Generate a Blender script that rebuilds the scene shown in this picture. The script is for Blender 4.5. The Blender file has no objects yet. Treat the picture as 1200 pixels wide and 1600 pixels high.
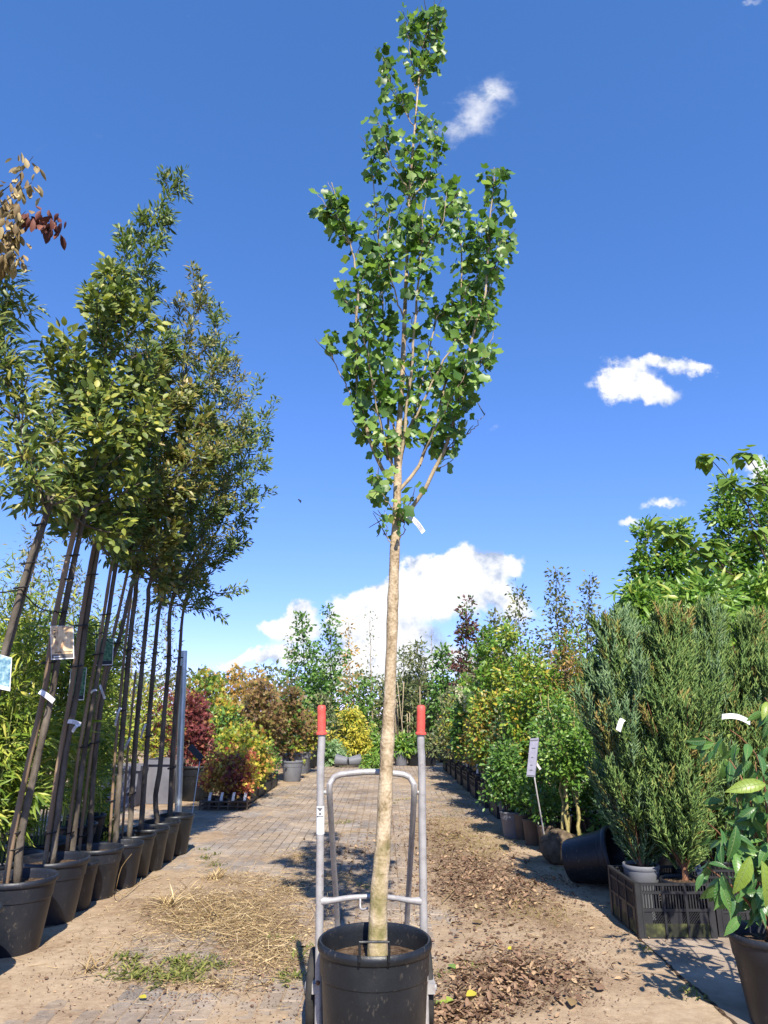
import bpy, math
import numpy as np
from mathutils import Matrix, Vector

SC = bpy.context.scene
COL = SC.collection
# ------------------------------------------------------------------ camera, sky, sun, exposure
H = 1.15                        # camera height
F = 1067.0                      # focal length in photograph pixels (1200 x 1600)
PITCH = math.radians(16.55)
cp, sp = math.cos(PITCH), math.sin(PITCH)
cam = bpy.data.cameras.new('camera')
cam.sensor_fit = 'VERTICAL'; cam.sensor_height = 36.0; cam.lens = F / 1600 * 36.0
cam.clip_start = 0.05; cam.clip_end = 3000
camo = bpy.data.objects.new('camera', cam); COL.objects.link(camo)
camo.location = (0, 0, H); camo.rotation_euler = (math.pi / 2 + PITCH, 0, 0)
SC.camera = camo
SUN_EL, SUN_AZ = math.radians(45), math.radians(9.5)      # sun stands behind the camera, a little to its right
SKY_STRENGTH = 0.12
SUN_STRENGTH = 5.0
sun = bpy.data.lights.new('sun', 'SUN'); sun.energy = SUN_STRENGTH; sun.angle = math.radians(0.53); sun.color = (1.0, 0.93, 0.82)
suno = bpy.data.objects.new('sun', sun); COL.objects.link(suno)
to_sun = Vector((math.sin(SUN_AZ) * math.cos(SUN_EL), -math.cos(SUN_AZ) * math.cos(SUN_EL), math.sin(SUN_EL)))
suno.rotation_euler = to_sun.to_track_quat('Z', 'Y').to_euler()
suno.location = to_sun * 40
SC.view_settings.view_transform = 'Standard'; SC.view_settings.look = 'None'
SC.view_settings.gamma = 1.0; SC.view_settings.use_curve_mapping = False
SC.view_settings.exposure = 0.90
SC.cycles.max_bounces = 4; SC.cycles.diffuse_bounces = 3; SC.cycles.glossy_bounces = 2; SC.cycles.transparent_max_bounces = 4

def pdir(px, py):
    a = (px - 600) / F; u = -(py - 800) / F
    return (a, cp - sp * u, sp + cp * u)
def at(px, py, Y):
    d = pdir(px, py); t = Y / d[1]
    return np.array((d[0] * t, Y, H + d[2] * t))
def gr(px, py, z0=0.0):
    d = pdir(px, py); t = (z0 - H) / d[2]
    return np.array((d[0] * t, d[1] * t, z0))
def mpp(px, py, Y):                      # metres per photograph pixel at that point
    z = at(px, py, Y)
    return (Y * cp + (z[2] - H) * sp) / F

# ---- world: Nishita sky with cumulus clouds set by direction
world = bpy.data.worlds.new('World'); SC.world = world; world.use_nodes = True
wt = world.node_tree; wt.nodes.clear()
def N(tree, typ, **kw):
    n = tree.nodes.new(typ)
    for k, v in kw.items(): setattr(n, k, v)
    return n
def L(tree, a, b): tree.links.new(a, b)
def math_(tree, op, a, b=None, c=None, clamp=False):
    n = N(tree, 'ShaderNodeMath', operation=op, use_clamp=clamp)
    for i, v in enumerate((a, b, c)):
        if v is None: continue
        if isinstance(v, (int, float)): n.inputs[i].default_value = v
        else: L(tree, v, n.inputs[i])
    return n.outputs[0]
def vmath(tree, op, a, b=None, scale=None):
    n = N(tree, 'ShaderNodeVectorMath', operation=op)
    for i, v in enumerate((a, b)):
        if v is None: continue
        if isinstance(v, (tuple, list)): n.inputs[i].default_value = v
        else: L(tree, v, n.inputs[i])
    if scale is not None: n.inputs['Scale'].default_value = scale
    return n.outputs['Value'] if op in ('DOT_PRODUCT', 'LENGTH') else n.outputs['Vector']
def smooth(tree, v, a, b):
    n = N(tree, 'ShaderNodeMapRange', interpolation_type='SMOOTHSTEP')
    L(tree, v, n.inputs[0]); n.inputs[1].default_value = a; n.inputs[2].default_value = b
    return n.outputs[0]
sky = N(wt, 'ShaderNodeTexSky', sky_type='NISHITA', sun_disc=False)
sky.sun_elevation = SUN_EL
sky.sun_rotation = math.pi - SUN_AZ
sky.air_density = 1.0; sky.dust_density = 0.0; sky.ozone_density = 3.0; sky.altitude = 3000
ssep = N(wt, 'ShaderNodeSeparateColor'); L(wt, sky.outputs[0], ssep.inputs[0]); scol = N(wt, 'ShaderNodeCombineColor')
for ch, (k_, p_) in enumerate(((0.74, 1.0), (1.11, 0.76), (1.80, 0.76))):     # one colour grade for the whole sky
    L(wt, math_(wt, 'MULTIPLY', math_(wt, 'POWER', ssep.outputs[ch], p_), k_), scol.inputs[ch])
bg1 = N(wt, 'ShaderNodeBackground'); bg1.inputs[1].default_value = SKY_STRENGTH; L(wt, scol.outputs[0], bg1.inputs[0])
tc = N(wt, 'ShaderNodeTexCoord'); sepn = N(wt, 'ShaderNodeSeparateXYZ'); L(wt, tc.outputs['Generated'], sepn.inputs[0])
ymax = math_(wt, 'MAXIMUM', sepn.outputs[1], 0.02)
u_ = math_(wt, 'DIVIDE', sepn.outputs[0], ymax); v_ = math_(wt, 'DIVIDE', sepn.outputs[2], ymax)
comb = N(wt, 'ShaderNodeCombineXYZ'); L(wt, u_, comb.inputs[0]); L(wt, v_, comb.inputs[1])
nz = N(wt, 'ShaderNodeTexNoise'); nz.inputs['Scale'].default_value = 15; nz.inputs['Detail'].default_value = 5; nz.inputs['Roughness'].default_value = 0.62
L(wt, comb.outputs[0], nz.inputs['Vector'])
dist = vmath(wt, 'SCALE', vmath(wt, 'SUBTRACT', nz.outputs['Color'], (0.5, 0.5, 0.5)), scale=0.085)
P = vmath(wt, 'ADD', comb.outputs[0], dist); P = vmath(wt, 'MULTIPLY', P, (1, 1, 0))
def uv(px, py):
    d = pdir(px, py); return d[0] / d[1], d[2] / d[1]
BLOBS = [(735, 880, 36, 28, 1.1), (790, 878, 28, 19, 1.1), (692, 895, 40, 26, 1.1), (645, 912, 38, 32, 1.1), (592, 945, 34, 28, 1.1), (542, 958, 28, 28, 1.1),
         (690, 935, 75, 28, .9), (605, 985, 60, 24, .8), (775, 925, 36, 20, .55), (808, 965, 32, 26, .8), (720, 1035, 130, 34, .8), (470, 958, 24, 22, 1.1), (434, 984, 26, 17, 1.05),
         (466, 990, 36, 18, .8), (382, 1026, 22, 10, 1.0), (358, 1036, 12, 7, .8), (430, 1030, 40, 14, .8), (560, 1040, 80, 40, .8),
         (775, 140, 34, 24, .50), (742, 174, 38, 32, .60), (700, 210, 28, 20, .42), (964, 597, 40, 25, 1.0), (1020, 610, 38, 25, 1.0), (1030, 565, 42, 11, .68), (1096, 576, 34, 13, .68),
         (1038, 785, 36, 12, .74), (983, 817, 26, 11, .72), (1190, 733, 28, 20, .95), (770, 663, 16, 11, .45), (1175, 2, 20, 6, .5)]
acc = None
for (bx, by, rx, ry, w) in BLOBS:
    u0, v0 = uv(bx, by); ru = abs(uv(bx + rx, by)[0] - u0); rv = abs(uv(bx, by - ry)[1] - v0)
    qn = N(wt, 'ShaderNodeVectorMath', operation='MULTIPLY_ADD'); L(wt, P, qn.inputs[0]); qn.inputs[1].default_value = (1 / ru, 1 / rv, 0); qn.inputs[2].default_value = (-u0 / ru, -v0 / rv, 0)
    q = qn.outputs[0]
    e = math_(wt, 'POWER', 0.40, vmath(wt, 'DOT_PRODUCT', q, q))
    acc = math_(wt, 'MULTIPLY', e, w) if acc is None else math_(wt, 'MULTIPLY_ADD', e, w, acc)
nz2 = N(wt, 'ShaderNodeTexNoise'); nz2.inputs['Scale'].default_value = 20; nz2.inputs['Detail'].default_value = 5; nz2.inputs['Roughness'].default_value = 0.6
L(wt, comb.outputs[0], nz2.inputs['Vector'])
dens = math_(wt, 'ADD', acc, math_(wt, 'MULTIPLY', math_(wt, 'SUBTRACT', nz2.outputs[0], 0.5), 0.9))
front = math_(wt, 'GREATER_THAN', sepn.outputs[1], 0.05)
hi_ = smooth(wt, v_, .85, 1.05)
soft = math_(wt, 'MULTIPLY', smooth(wt, dens, 0.12, 1.0), 1.0)
cr = smooth(wt, dens, 0.31, 0.72)
m1 = math_(wt, 'MULTIPLY', math_(wt, 'ADD', math_(wt, 'MULTIPLY', soft, hi_), math_(wt, 'MULTIPLY', cr, math_(wt, 'SUBTRACT', 1.0, hi_))), front)
# the same scattered fair-weather clouds all round
nz3 = N(wt, 'ShaderNodeTexNoise'); nz3.inputs['Scale'].default_value = 3.2; nz3.inputs['Detail'].default_value = 4; nz3.inputs['Roughness'].default_value = 0.58
L(wt, tc.outputs['Generated'], nz3.inputs['Vector'])
low = smooth(wt, sepn.outputs[2], 0.75, 0.12)
away = smooth(wt, sepn.outputs[1], 0.35, 0.0)
m2 = math_(wt, 'MULTIPLY', math_(wt, 'MULTIPLY', smooth(wt, nz3.outputs[0], 0.60, 0.72), low), away)
msk = math_(wt, 'MAXIMUM', m1, m2)
shade = smooth(wt, math_(wt, 'ADD', nz.outputs[0], math_(wt, 'MULTIPLY', acc, 0.12)), 0.40, 0.60)
cm = N(wt, 'ShaderNodeMixRGB'); cm.inputs[1].default_value = (0.40, 0.50, 0.70, 1); cm.inputs[2].default_value = (0.96, 0.97, 1.0, 1); L(wt, shade, cm.inputs[0])
bg2 = N(wt, 'ShaderNodeBackground'); bg2.inputs[1].default_value = 0.60; L(wt, cm.outputs[0], bg2.inputs[0])
mix = N(wt, 'ShaderNodeMixShader'); L(wt, msk, mix.inputs[0]); L(wt, bg1.outputs[0], mix.inputs[1]); L(wt, bg2.outputs[0], mix.inputs[2])
wo = N(wt, 'ShaderNodeOutputWorld'); L(wt, mix.outputs[0], wo.inputs[0])

# ------------------------------------------------------------------ materials
def ramp(t, fac, cols):
    r = N(t, 'ShaderNodeValToRGB'); L(t, fac, r.inputs[0])
    el = r.color_ramp.elements
    while len(el) < len(cols): el.new(0.5)
    for i, (p, c) in enumerate(cols):
        el[i].position = p; el[i].color = (*c, 1)
    return r.outputs[0]
def new_mat(name):
    m = bpy.data.materials.new(name); m.use_nodes = True
    t = m.node_tree; b = t.nodes['Principled BSDF']; return m, t, b
def solid(name, cols, scale=8, rough=0.7, bump=0.0, spec=0.3, metal=0.0, stretch=(1, 1, 1), detail=6, bscale=None, speck=None):
    """procedural surface: noise in world position through a colour ramp, with fine relief"""
    m, t, b = new_mat(name)
    g = N(t, 'ShaderNodeNewGeometry')
    pos = vmath(t, 'MULTIPLY', g.outputs['Position'], stretch)
    n = N(t, 'ShaderNodeTexNoise'); n.inputs['Scale'].default_value = scale; n.inputs['Detail'].default_value = detail; n.inputs['Roughness'].default_value = 0.62
    L(t, pos, n.inputs['Vector'])
    k = len(cols)
    colr = ramp(t, n.outputs[0], [(0.3 + 0.4 * i / max(1, k - 1), c) for i, c in enumerate(cols)])
    if speck:                                  # spattered soil and scuffs
        n3 = N(t, 'ShaderNodeTexNoise'); n3.inputs['Scale'].default_value = 75; n3.inputs['Detail'].default_value = 3; L(t, vmath(t, 'MULTIPLY', g.outputs['Position'], (1, 1, .55)), n3.inputs['Vector'])
        n4 = N(t, 'ShaderNodeTexNoise'); n4.inputs['Scale'].default_value = 5; L(t, g.outputs['Position'], n4.inputs['Vector'])
        f3 = math_(t, 'MULTIPLY', smooth(t, n3.outputs[0], .60, .70), smooth(t, n4.outputs[0], .42, .62))
        ms_ = N(t, 'ShaderNodeMixRGB'); L(t, math_(t, 'MULTIPLY', f3, .75), ms_.inputs[0]); L(t, colr, ms_.inputs[1]); ms_.inputs[2].default_value = (*speck, 1); colr = ms_.outputs[0]
    L(t, colr, b.inputs['Base Color'])
    b.inputs['Roughness'].default_value = rough; b.inputs['Metallic'].default_value = metal
    b.inputs['Specular IOR Level'].default_value = spec
    if bump:
        n2 = N(t, 'ShaderNodeTexNoise'); n2.inputs['Scale'].default_value = bscale or scale * 4; n2.inputs['Detail'].default_value = 5
        L(t, pos, n2.inputs['Vector'])
        bp = N(t, 'ShaderNodeBump'); bp.inputs['Strength'].default_value = bump; bp.inputs['Distance'].default_value = 0.01
        L(t, n2.outputs[0], bp.inputs['Height']); L(t, bp.outputs[0], b.inputs['Normal'])
    return m
def leafmat(name, cols, trans=0.28, rough=0.42, spec=0.4, tl=1.35):
    m, t, b = new_mat(name)
    g = N(t, 'ShaderNodeNewGeometry'); oi = N(t, 'ShaderNodeObjectInfo')
    r = math_(t, 'FRACT', math_(t, 'ADD', g.outputs['Random Per Island'], oi.outputs['Random']))
    n = N(t, 'ShaderNodeTexNoise'); n.inputs['Scale'].default_value = 30; L(t, g.outputs['Position'], n.inputs['Vector'])
    r2 = math_(t, 'ADD', math_(t, 'MULTIPLY', r, 0.9), math_(t, 'MULTIPLY', n.outputs[0], 0.1))
    c = ramp(t, r2, cols)
    L(t, c, b.inputs['Base Color']); b.inputs['Roughness'].default_value = rough; b.inputs['Specular IOR Level'].default_value = spec
    tr = N(t, 'ShaderNodeBsdfTranslucent')
    mc = N(t, 'ShaderNodeMixRGB', blend_type='MULTIPLY'); mc.inputs[0].default_value = 1; L(t, c, mc.inputs[1]); mc.inputs[2].default_value = (tl, tl * 1.05, tl * 0.6, 1)
    L(t, mc.outputs[0], tr.inputs[0])
    mx = N(t, 'ShaderNodeMixShader'); mx.inputs[0].default_value = trans
    L(t, b.outputs[0], mx.inputs[1]); L(t, tr.outputs[0], mx.inputs[2])
    L(t, mx.outputs[0], t.nodes['Material Output'].inputs[0])
    return m

M = {}
def ground_mat(name, base, dust_attr):
    m, t, b = new_mat(name)
    g = N(t, 'ShaderNodeNewGeometry'); P_ = g.outputs['Position']
    def nz_(sc, det, rough=.65):
        n = N(t, 'ShaderNodeTexNoise'); n.inputs['Scale'].default_value = sc; n.inputs['Detail'].default_value = det; n.inputs['Roughness'].default_value = rough; L(t, P_, n.inputs['Vector']); return n.outputs[0]
    a, f, gr_ = nz_(1.7, 8), nz_(28, 6), nz_(190, 3)
    mixn = math_(t, 'ADD', math_(t, 'MULTIPLY', a, .55), math_(t, 'ADD', math_(t, 'MULTIPLY', f, .28), math_(t, 'MULTIPLY', gr_, .17)))
    sand = ramp(t, mixn, [(.36, (.165, .11, .066)), (.45, (.275, .195, .125)), (.53, (.35, .262, .172)), (.64, (.44, .338, .23))])
    if dust_attr:                              # humus worked into the sand below the litter
        at_ = N(t, 'ShaderNodeAttribute'); at_.attribute_name = 'humus'
        hum = ramp(t, f, [(.3, (.075, .048, .028)), (.5, (.15, .10, .06)), (.7, (.25, .175, .11))])
        fac = smooth(t, math_(t, 'ADD', at_.outputs['Fac'], math_(t, 'MULTIPLY', math_(t, 'SUBTRACT', nz_(9, 6), .5), .9)), .25, .75)
        mx = N(t, 'ShaderNodeMixRGB'); L(t, math_(t, 'MULTIPLY', fac, .75), mx.inputs[0]); L(t, sand, mx.inputs[1]); L(t, hum, mx.inputs[2]); col = mx.outputs[0]
    else:                                      # pavers: grey concrete under uneven dust
        con = ramp(t, mixn, [(.36, (.13, .112, .097)), (.5, (.235, .203, .173)), (.62, (.31, .265, .222))])
        rnd = N(t, 'ShaderNodeNewGeometry').outputs['Random Per Island']; oi = N(t, 'ShaderNodeObjectInfo').outputs['Random']
        vr = math_(t, 'ADD', .82, math_(t, 'MULTIPLY', math_(t, 'FRACT', math_(t, 'ADD', rnd, oi)), .32))
        hs = N(t, 'ShaderNodeHueSaturation'); L(t, con, hs.inputs['Color']); L(t, vr, hs.inputs['Value'])
        fac = smooth(t, nz_(2.4, 7), .36, .58)
        mx = N(t, 'ShaderNodeMixRGB'); L(t, math_(t, 'MULTIPLY', fac, .6), mx.inputs[0]); L(t, hs.outputs[0], mx.inputs[1]); L(t, sand, mx.inputs[2]); col = mx.outputs[0]
    L(t, col, b.inputs['Base Color']); b.inputs['Roughness'].default_value = .95; b.inputs['Specular IOR Level'].default_value = .1
    bp = N(t, 'ShaderNodeBump'); bp.inputs['Strength'].default_value = .7; bp.inputs['Distance'].default_value = .006
    L(t, math_(t, 'ADD', math_(t, 'MULTIPLY', f, 1.4), math_(t, 'MULTIPLY', gr_, .6)), bp.inputs['Height']); L(t, bp.outputs[0], b.inputs['Normal'])
    return m
M['sand'] = ground_mat('sandy_soil', None, True)
M['far_soil'] = solid('far_soil', [(0.10, 0.10, 0.04), (0.20, 0.16, 0.09)], 1.0, 0.95, 0.0, 0.1)
M['paver'] = ground_mat('paver_concrete', None, False)
M['slab'] = solid('concrete_slab', [(0.19, 0.145, 0.105), (0.30, 0.235, 0.175), (0.37, 0.295, 0.225)], 3.5, 0.9, 0.4, 0.15, bscale=140, detail=10)
M['pot'] = solid('black_pot_plastic', [(0.006, 0.0075, 0.010), (0.010, 0.012, 0.0155), (0.018, 0.0195, 0.022)], 7, 0.42, 0.12, 0.42, bscale=90, speck=(.10, .085, .068))
M['pot_dusty'] = solid('dusty_pot_plastic', [(0.008, 0.0095, 0.015), (0.013, 0.0155, 0.022), (0.028, 0.029, 0.033)], 5, 0.45, 0.1, 0.4, bscale=60, speck=(.09, .075, .06))
M['pot_grey'] = solid('grey_pot_plastic', [(0.11, 0.115, 0.13), (0.17, 0.175, 0.19)], 5, 0.55, 0.1)
M['pot_brown'] = solid('brown_pot_plastic', [(0.07, 0.05, 0.035), (0.13, 0.10, 0.075)], 5, 0.7, 0.1)
M['container'] = solid('grey_container', [(0.10, 0.10, 0.115), (0.16, 0.16, 0.18)], 4, 0.6, 0.1)
M['soil'] = solid('potting_soil', [(0.03, 0.02, 0.013), (0.09, 0.06, 0.04), (0.17, 0.12, 0.08)], 40, 1.0, 1.0, 0.05, bscale=150)
M['crate'] = solid('black_crate_plastic', [(0.014, 0.014, 0.015), (0.03, 0.03, 0.03)], 6, 0.5, 0.1, 0.4)
M['crate_algae'] = solid('algae_crate_plastic', [(0.012, 0.012, 0.011), (0.03, 0.032, 0.015), (0.11, 0.12, 0.035)], 14, 0.7, 0.1, 0.3)
M['bark'] = solid('pale_bark', [(0.20, 0.135, 0.075), (0.40, 0.29, 0.17), (0.52, 0.41, 0.27)], 14, 0.85, 0.9, 0.15, stretch=(1, 1, 0.55), bscale=45)
M['bark_moss'] = solid('mossy_bark', [(0.16, 0.14, 0.05), (0.30, 0.24, 0.11), (0.46, 0.36, 0.22)], 16, 0.9, 1.0, 0.1, stretch=(1, 1, 0.6), bscale=50)
m_, t_, b_ = new_mat('pale_bark_mossy_foot')
g_ = N(t_, 'ShaderNodeNewGeometry'); ns_ = N(t_, 'ShaderNodeTexNoise'); ns_.inputs['Scale'].default_value = 16; ns_.inputs['Detail'].default_value = 8
L(t_, vmath(t_, 'MULTIPLY', g_.outputs['Position'], (1, 1, .8)), ns_.inputs['Vector'])
nl_ = N(t_, 'ShaderNodeTexNoise'); nl_.inputs['Scale'].default_value = 70; L(t_, vmath(t_, 'MULTIPLY', g_.outputs['Position'], (.35, .35, 1.6)), nl_.inputs['Vector'])
sz_ = N(t_, 'ShaderNodeSeparateXYZ'); L(t_, g_.outputs['Position'], sz_.inputs[0])
nf_ = N(t_, 'ShaderNodeTexNoise'); nf_.inputs['Scale'].default_value = 95; nf_.inputs['Detail'].default_value = 5; L(t_, g_.outputs['Position'], nf_.inputs['Vector'])
mxn_ = math_(t_, 'ADD', math_(t_, 'MULTIPLY', ns_.outputs[0], .6), math_(t_, 'MULTIPLY', nf_.outputs[0], .4))
c1_ = ramp(t_, mxn_, [(.34, (.14, .098, .055)), (.44, (.30, .225, .135)), (.54, (.44, .345, .225)), (.66, (.56, .46, .32))])
c2_ = ramp(t_, ns_.outputs[0], [(.3, (.10, .10, .03)), (.5, (.25, .21, .09)), (.7, (.42, .33, .2))])
mf_ = smooth(t_, math_(t_, 'ADD', sz_.outputs[2], math_(t_, 'MULTIPLY', ns_.outputs[0], 1.2)), 1.45, .85)
mx_ = N(t_, 'ShaderNodeMixRGB'); L(t_, mf_, mx_.inputs[0]); L(t_, c1_, mx_.inputs[1]); L(t_, c2_, mx_.inputs[2])
lm_ = smooth(t_, nl_.outputs[0], .60, .70); mx2_ = N(t_, 'ShaderNodeMixRGB', blend_type='MULTIPLY'); L(t_, math_(t_, 'MULTIPLY', lm_, .3), mx2_.inputs[0]); L(t_, mx_.outputs[0], mx2_.inputs[1]); mx2_.inputs[2].default_value = (.45, .38, .3, 1)
L(t_, mx2_.outputs[0], b_.inputs['Base Color']); b_.inputs['Roughness'].default_value = .85; b_.inputs['Specular IOR Level'].default_value = .15
bp_ = N(t_, 'ShaderNodeBump'); bp_.inputs['Strength'].default_value = .6; bp_.inputs['Distance'].default_value = .012; L(t_, math_(t_, 'ADD', mxn_, math_(t_, 'MULTIPLY', nl_.outputs[0], .15)), bp_.inputs['Height']); L(t_, bp_.outputs[0], b_.inputs['Normal'])
M['bark_main'] = m_
M['bark_grey'] = solid('grey_bark', [(0.05, 0.040, 0.031), (0.105, 0.088, 0.068), (0.18, 0.152, 0.118)], 14, 0.9, 0.9, 0.1, stretch=(1, 1, 0.35), bscale=60)
M['bark_dark'] = solid('dark_bark', [(0.035, 0.025, 0.02), (0.085, 0.065, 0.05)], 16, 0.9, 0.6, 0.1, bscale=60)
M['bark_red'] = solid('red_bark', [(0.14, 0.065, 0.035), (0.30, 0.155, 0.09)], 30, 0.9, 0.8, 0.1, stretch=(1, 1, 0.3), bscale=90)
M['twig'] = solid('pale_twig', [(0.22, 0.17, 0.11), (0.40, 0.32, 0.20)], 18, 0.8, 0.3)
M['stem_yellow'] = solid('lichen_stem', [(0.22, 0.19, 0.07), (0.40, 0.34, 0.14)], 25, 0.85, 0.5)
M['cane'] = solid('bamboo_cane', [(0.11, 0.07, 0.04), (0.20, 0.135, 0.08), (0.29, 0.205, 0.125)], 9, 0.6, 0.25, 0.3, stretch=(1, 1, 0.2))
M['culm'] = solid('green_culm', [(0.10, 0.14, 0.03), (0.25, 0.26, 0.08)], 8, 0.5, 0.1)
M['tie'] = solid('black_tie', [(0.012, 0.012, 0.013), (0.02, 0.02, 0.02)], 10, 0.6)
M['tag'] = solid('white_tag', [(0.62, 0.63, 0.64), (0.80, 0.80, 0.80)], 20, 0.45)
M['print'] = solid('grey_print', [(0.07, 0.07, 0.08), (0.13, 0.13, 0.14)], 60, 0.6)
M['steel'] = solid('galvanised_steel', [(0.30, 0.34, 0.34), (0.52, 0.56, 0.55), (0.66, 0.68, 0.66)], 14, 0.38, 0.05, 0.5, 0.7, stretch=(1, 1, 0.15))
M['truck'] = solid('silver_painted_steel', [(0.26, 0.245, 0.235), (0.34, 0.325, 0.315), (0.39, 0.375, 0.36)], 22, 0.42, 0.06, 0.45, 0.15, bscale=70, speck=(.14, .10, .07))
M['grip'] = solid('red_rubber', [(0.52, 0.065, 0.045), (0.62, 0.10, 0.075)], 20, 0.5, 0.2, 0.4, bscale=200, speck=(.22, .05, .04))
M['tyre'] = solid('tyre_rubber', [(0.018, 0.018, 0.018), (0.05, 0.046, 0.042)], 12, 0.85, 0.3, 0.2)
M['sticker'] = solid('white_sticker', [(0.66, 0.65, 0.61), (0.76, 0.75, 0.71)], 10, 0.4)
M['rust'] = solid('rusty_bolt', [(0.10, 0.045, 0.02), (0.22, 0.11, 0.06)], 60, 0.8)
M['card_beige'] = solid('beige_card_photo', [(0.34, 0.20, 0.11), (0.66, 0.48, 0.27), (0.76, 0.60, 0.37)], 26, 0.4, stretch=(1.6, 1, 0.8), detail=1)
M['card_green'] = solid('green_card_photo', [(0.01, 0.035, 0.02), (0.05, 0.15, 0.07), (0.16, 0.30, 0.17)], 80, 0.35, detail=3)
M['card_blue'] = solid('blue_card_photo', [(0.04, 0.10, 0.20), (0.16, 0.30, 0.36), (0.45, 0.55, 0.55)], 40, 0.35, detail=3)
M['card_dark'] = solid('dark_caption', [(0.012, 0.018, 0.028), (0.02, 0.03, 0.045)], 20, 0.4)
M['card_grey'] = solid('brown_grey_caption', [(0.11, 0.10, 0.085), (0.15, 0.135, 0.12)], 20, 0.4)
M['card_back'] = solid('grey_blue_board', [(0.22, 0.22, 0.29), (0.30, 0.30, 0.38)], 30, 0.5)
M['rod'] = solid('pale_rod', [(0.46, 0.44, 0.42), (0.60, 0.57, 0.55)], 30, 0.6)
M['burlap'] = solid('burlap', [(0.06, 0.042, 0.028), (0.13, 0.098, 0.065), (0.22, 0.17, 0.115)], 18, 1.0, 1.0, 0.05, bscale=120)
M['bird'] = solid('dark_feathers', [(0.01, 0.012, 0.02), (0.02, 0.025, 0.04)], 30, 0.7)
M['flower'] = leafmat('cream_petals', [(0, (0.62, 0.58, 0.36)), (1, (0.80, 0.78, 0.60))], 0.3)
G1, G2, G3 = (0.035, 0.10, 0.016), (0.075, 0.19, 0.028), (0.14, 0.27, 0.05)
M['L_main'] = leafmat('tulip_tree_leaf', [(0, (0.045, 0.105, 0.020)), (0.4, (0.095, 0.19, 0.038)), (0.75, (0.17, 0.29, 0.055)), (0.94, (0.29, 0.39, 0.10)), (1, (0.36, 0.33, 0.08))], 0.36, 0.42, 0.42)
M['L_oval'] = leafmat('oval_olive_leaf', [(0, (0.05, 0.085, 0.018)), (0.35, (0.105, 0.15, 0.03)), (0.7, (0.21, 0.25, 0.05)), (0.93, (0.36, 0.36, 0.06)), (1, (0.34, 0.19, 0.07))], 0.24, 0.48, 0.35)
M['L_narrow'] = leafmat('narrow_green_leaf', [(0, (0.045, 0.085, 0.018)), (0.5, (0.105, 0.165, 0.032)), (0.9, (0.20, 0.25, 0.05)), (1, (0.28, 0.22, 0.07))], 0.24, 0.48, 0.35)
M['L_bronze'] = leafmat('bronze_olive_leaf', [(0, (0.06, 0.09, 0.02)), (0.45, (0.15, 0.175, 0.038)), (0.85, (0.27, 0.245, 0.06)), (1, (0.36, 0.21, 0.07))], 0.22, 0.42, 0.4)
M['L_lance'] = leafmat('lance_leaf', [(0, (0.055, 0.10, 0.02)), (0.5, (0.13, 0.18, 0.035)), (0.85, (0.26, 0.27, 0.06)), (1, (0.48, 0.40, 0.06))], 0.25, 0.42, 0.4)
M['L_dry'] = leafmat('dried_tan_leaf', [(0, (0.13, 0.085, 0.04)), (0.5, (0.30, 0.22, 0.105)), (1, (0.48, 0.39, 0.21))], 0.15, 0.6, 0.2)
M['L_dryred'] = leafmat('dried_red_leaf', [(0, (0.05, 0.018, 0.016)), (0.6, (0.12, 0.042, 0.034)), (1, (0.22, 0.09, 0.06))], 0.1, 0.6, 0.2)
M['L_bamboo'] = leafmat('bamboo_leaf', [(0, (0.07, 0.13, 0.015)), (0.5, (0.17, 0.25, 0.03)), (0.85, (0.34, 0.38, 0.055)), (1, (0.52, 0.46, 0.10))], 0.28, 0.45, 0.35)
M['L_green'] = leafmat('mid_green_leaf', [(0, (0.04, 0.10, 0.018)), (0.5, (0.08, 0.18, 0.03)), (0.9, (0.15, 0.26, 0.05)), (1, (0.28, 0.30, 0.06))], 0.26, 0.4, 0.4)
M['L_bright'] = leafmat('bright_green_leaf', [(0, (0.06, 0.14, 0.018)), (0.5, (0.12, 0.24, 0.03)), (0.85, (0.21, 0.33, 0.05)), (1, (0.38, 0.36, 0.06))], 0.28, 0.4, 0.4)
M['L_yelgreen'] = leafmat('yellow_green_leaf', [(0, (0.10, 0.17, 0.02)), (0.45, (0.22, 0.29, 0.035)), (0.8, (0.42, 0.40, 0.05)), (1, (0.55, 0.33, 0.05))], 0.28, 0.42, 0.35)
M['L_yellow'] = leafmat('golden_leaf', [(0, (0.26, 0.26, 0.03)), (0.5, (0.48, 0.42, 0.05)), (1, (0.64, 0.53, 0.08))], 0.28, 0.5, 0.3)
M['L_orange'] = leafmat('orange_leaf', [(0, (0.17, 0.15, 0.03)), (0.45, (0.34, 0.225, 0.045)), (0.8, (0.44, 0.215, 0.055)), (1, (0.48, 0.37, 0.09))], 0.26, 0.45, 0.3)
M['L_red'] = leafmat('crimson_leaf', [(0, (0.07, 0.016, 0.018)), (0.5, (0.17, 0.042, 0.042)), (0.85, (0.28, 0.085, 0.07)), (1, (0.32, 0.20, 0.06))], 0.28, 0.45, 0.3)
M['L_redyel'] = leafmat('red_and_yellow_leaf', [(0, (0.20, 0.03, 0.03)), (0.35, (0.34, 0.07, 0.05)), (0.55, (0.52, 0.22, 0.06)), (0.8, (0.62, 0.46, 0.08)), (1, (0.45, 0.42, 0.08))], 0.28, 0.45, 0.3)
M['L_brown'] = leafmat('brown_red_leaf', [(0, (0.10, 0.06, 0.03)), (0.4, (0.18, 0.105, 0.05)), (0.65, (0.25, 0.16, 0.06)), (1, (0.17, 0.20, 0.05))], 0.26, 0.45, 0.3)
M['L_purple'] = leafmat('dark_purple_leaf', [(0, (0.045, 0.018, 0.02)), (0.6, (0.11, 0.035, 0.035)), (1, (0.12, 0.10, 0.04))], 0.24, 0.45, 0.35)
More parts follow.
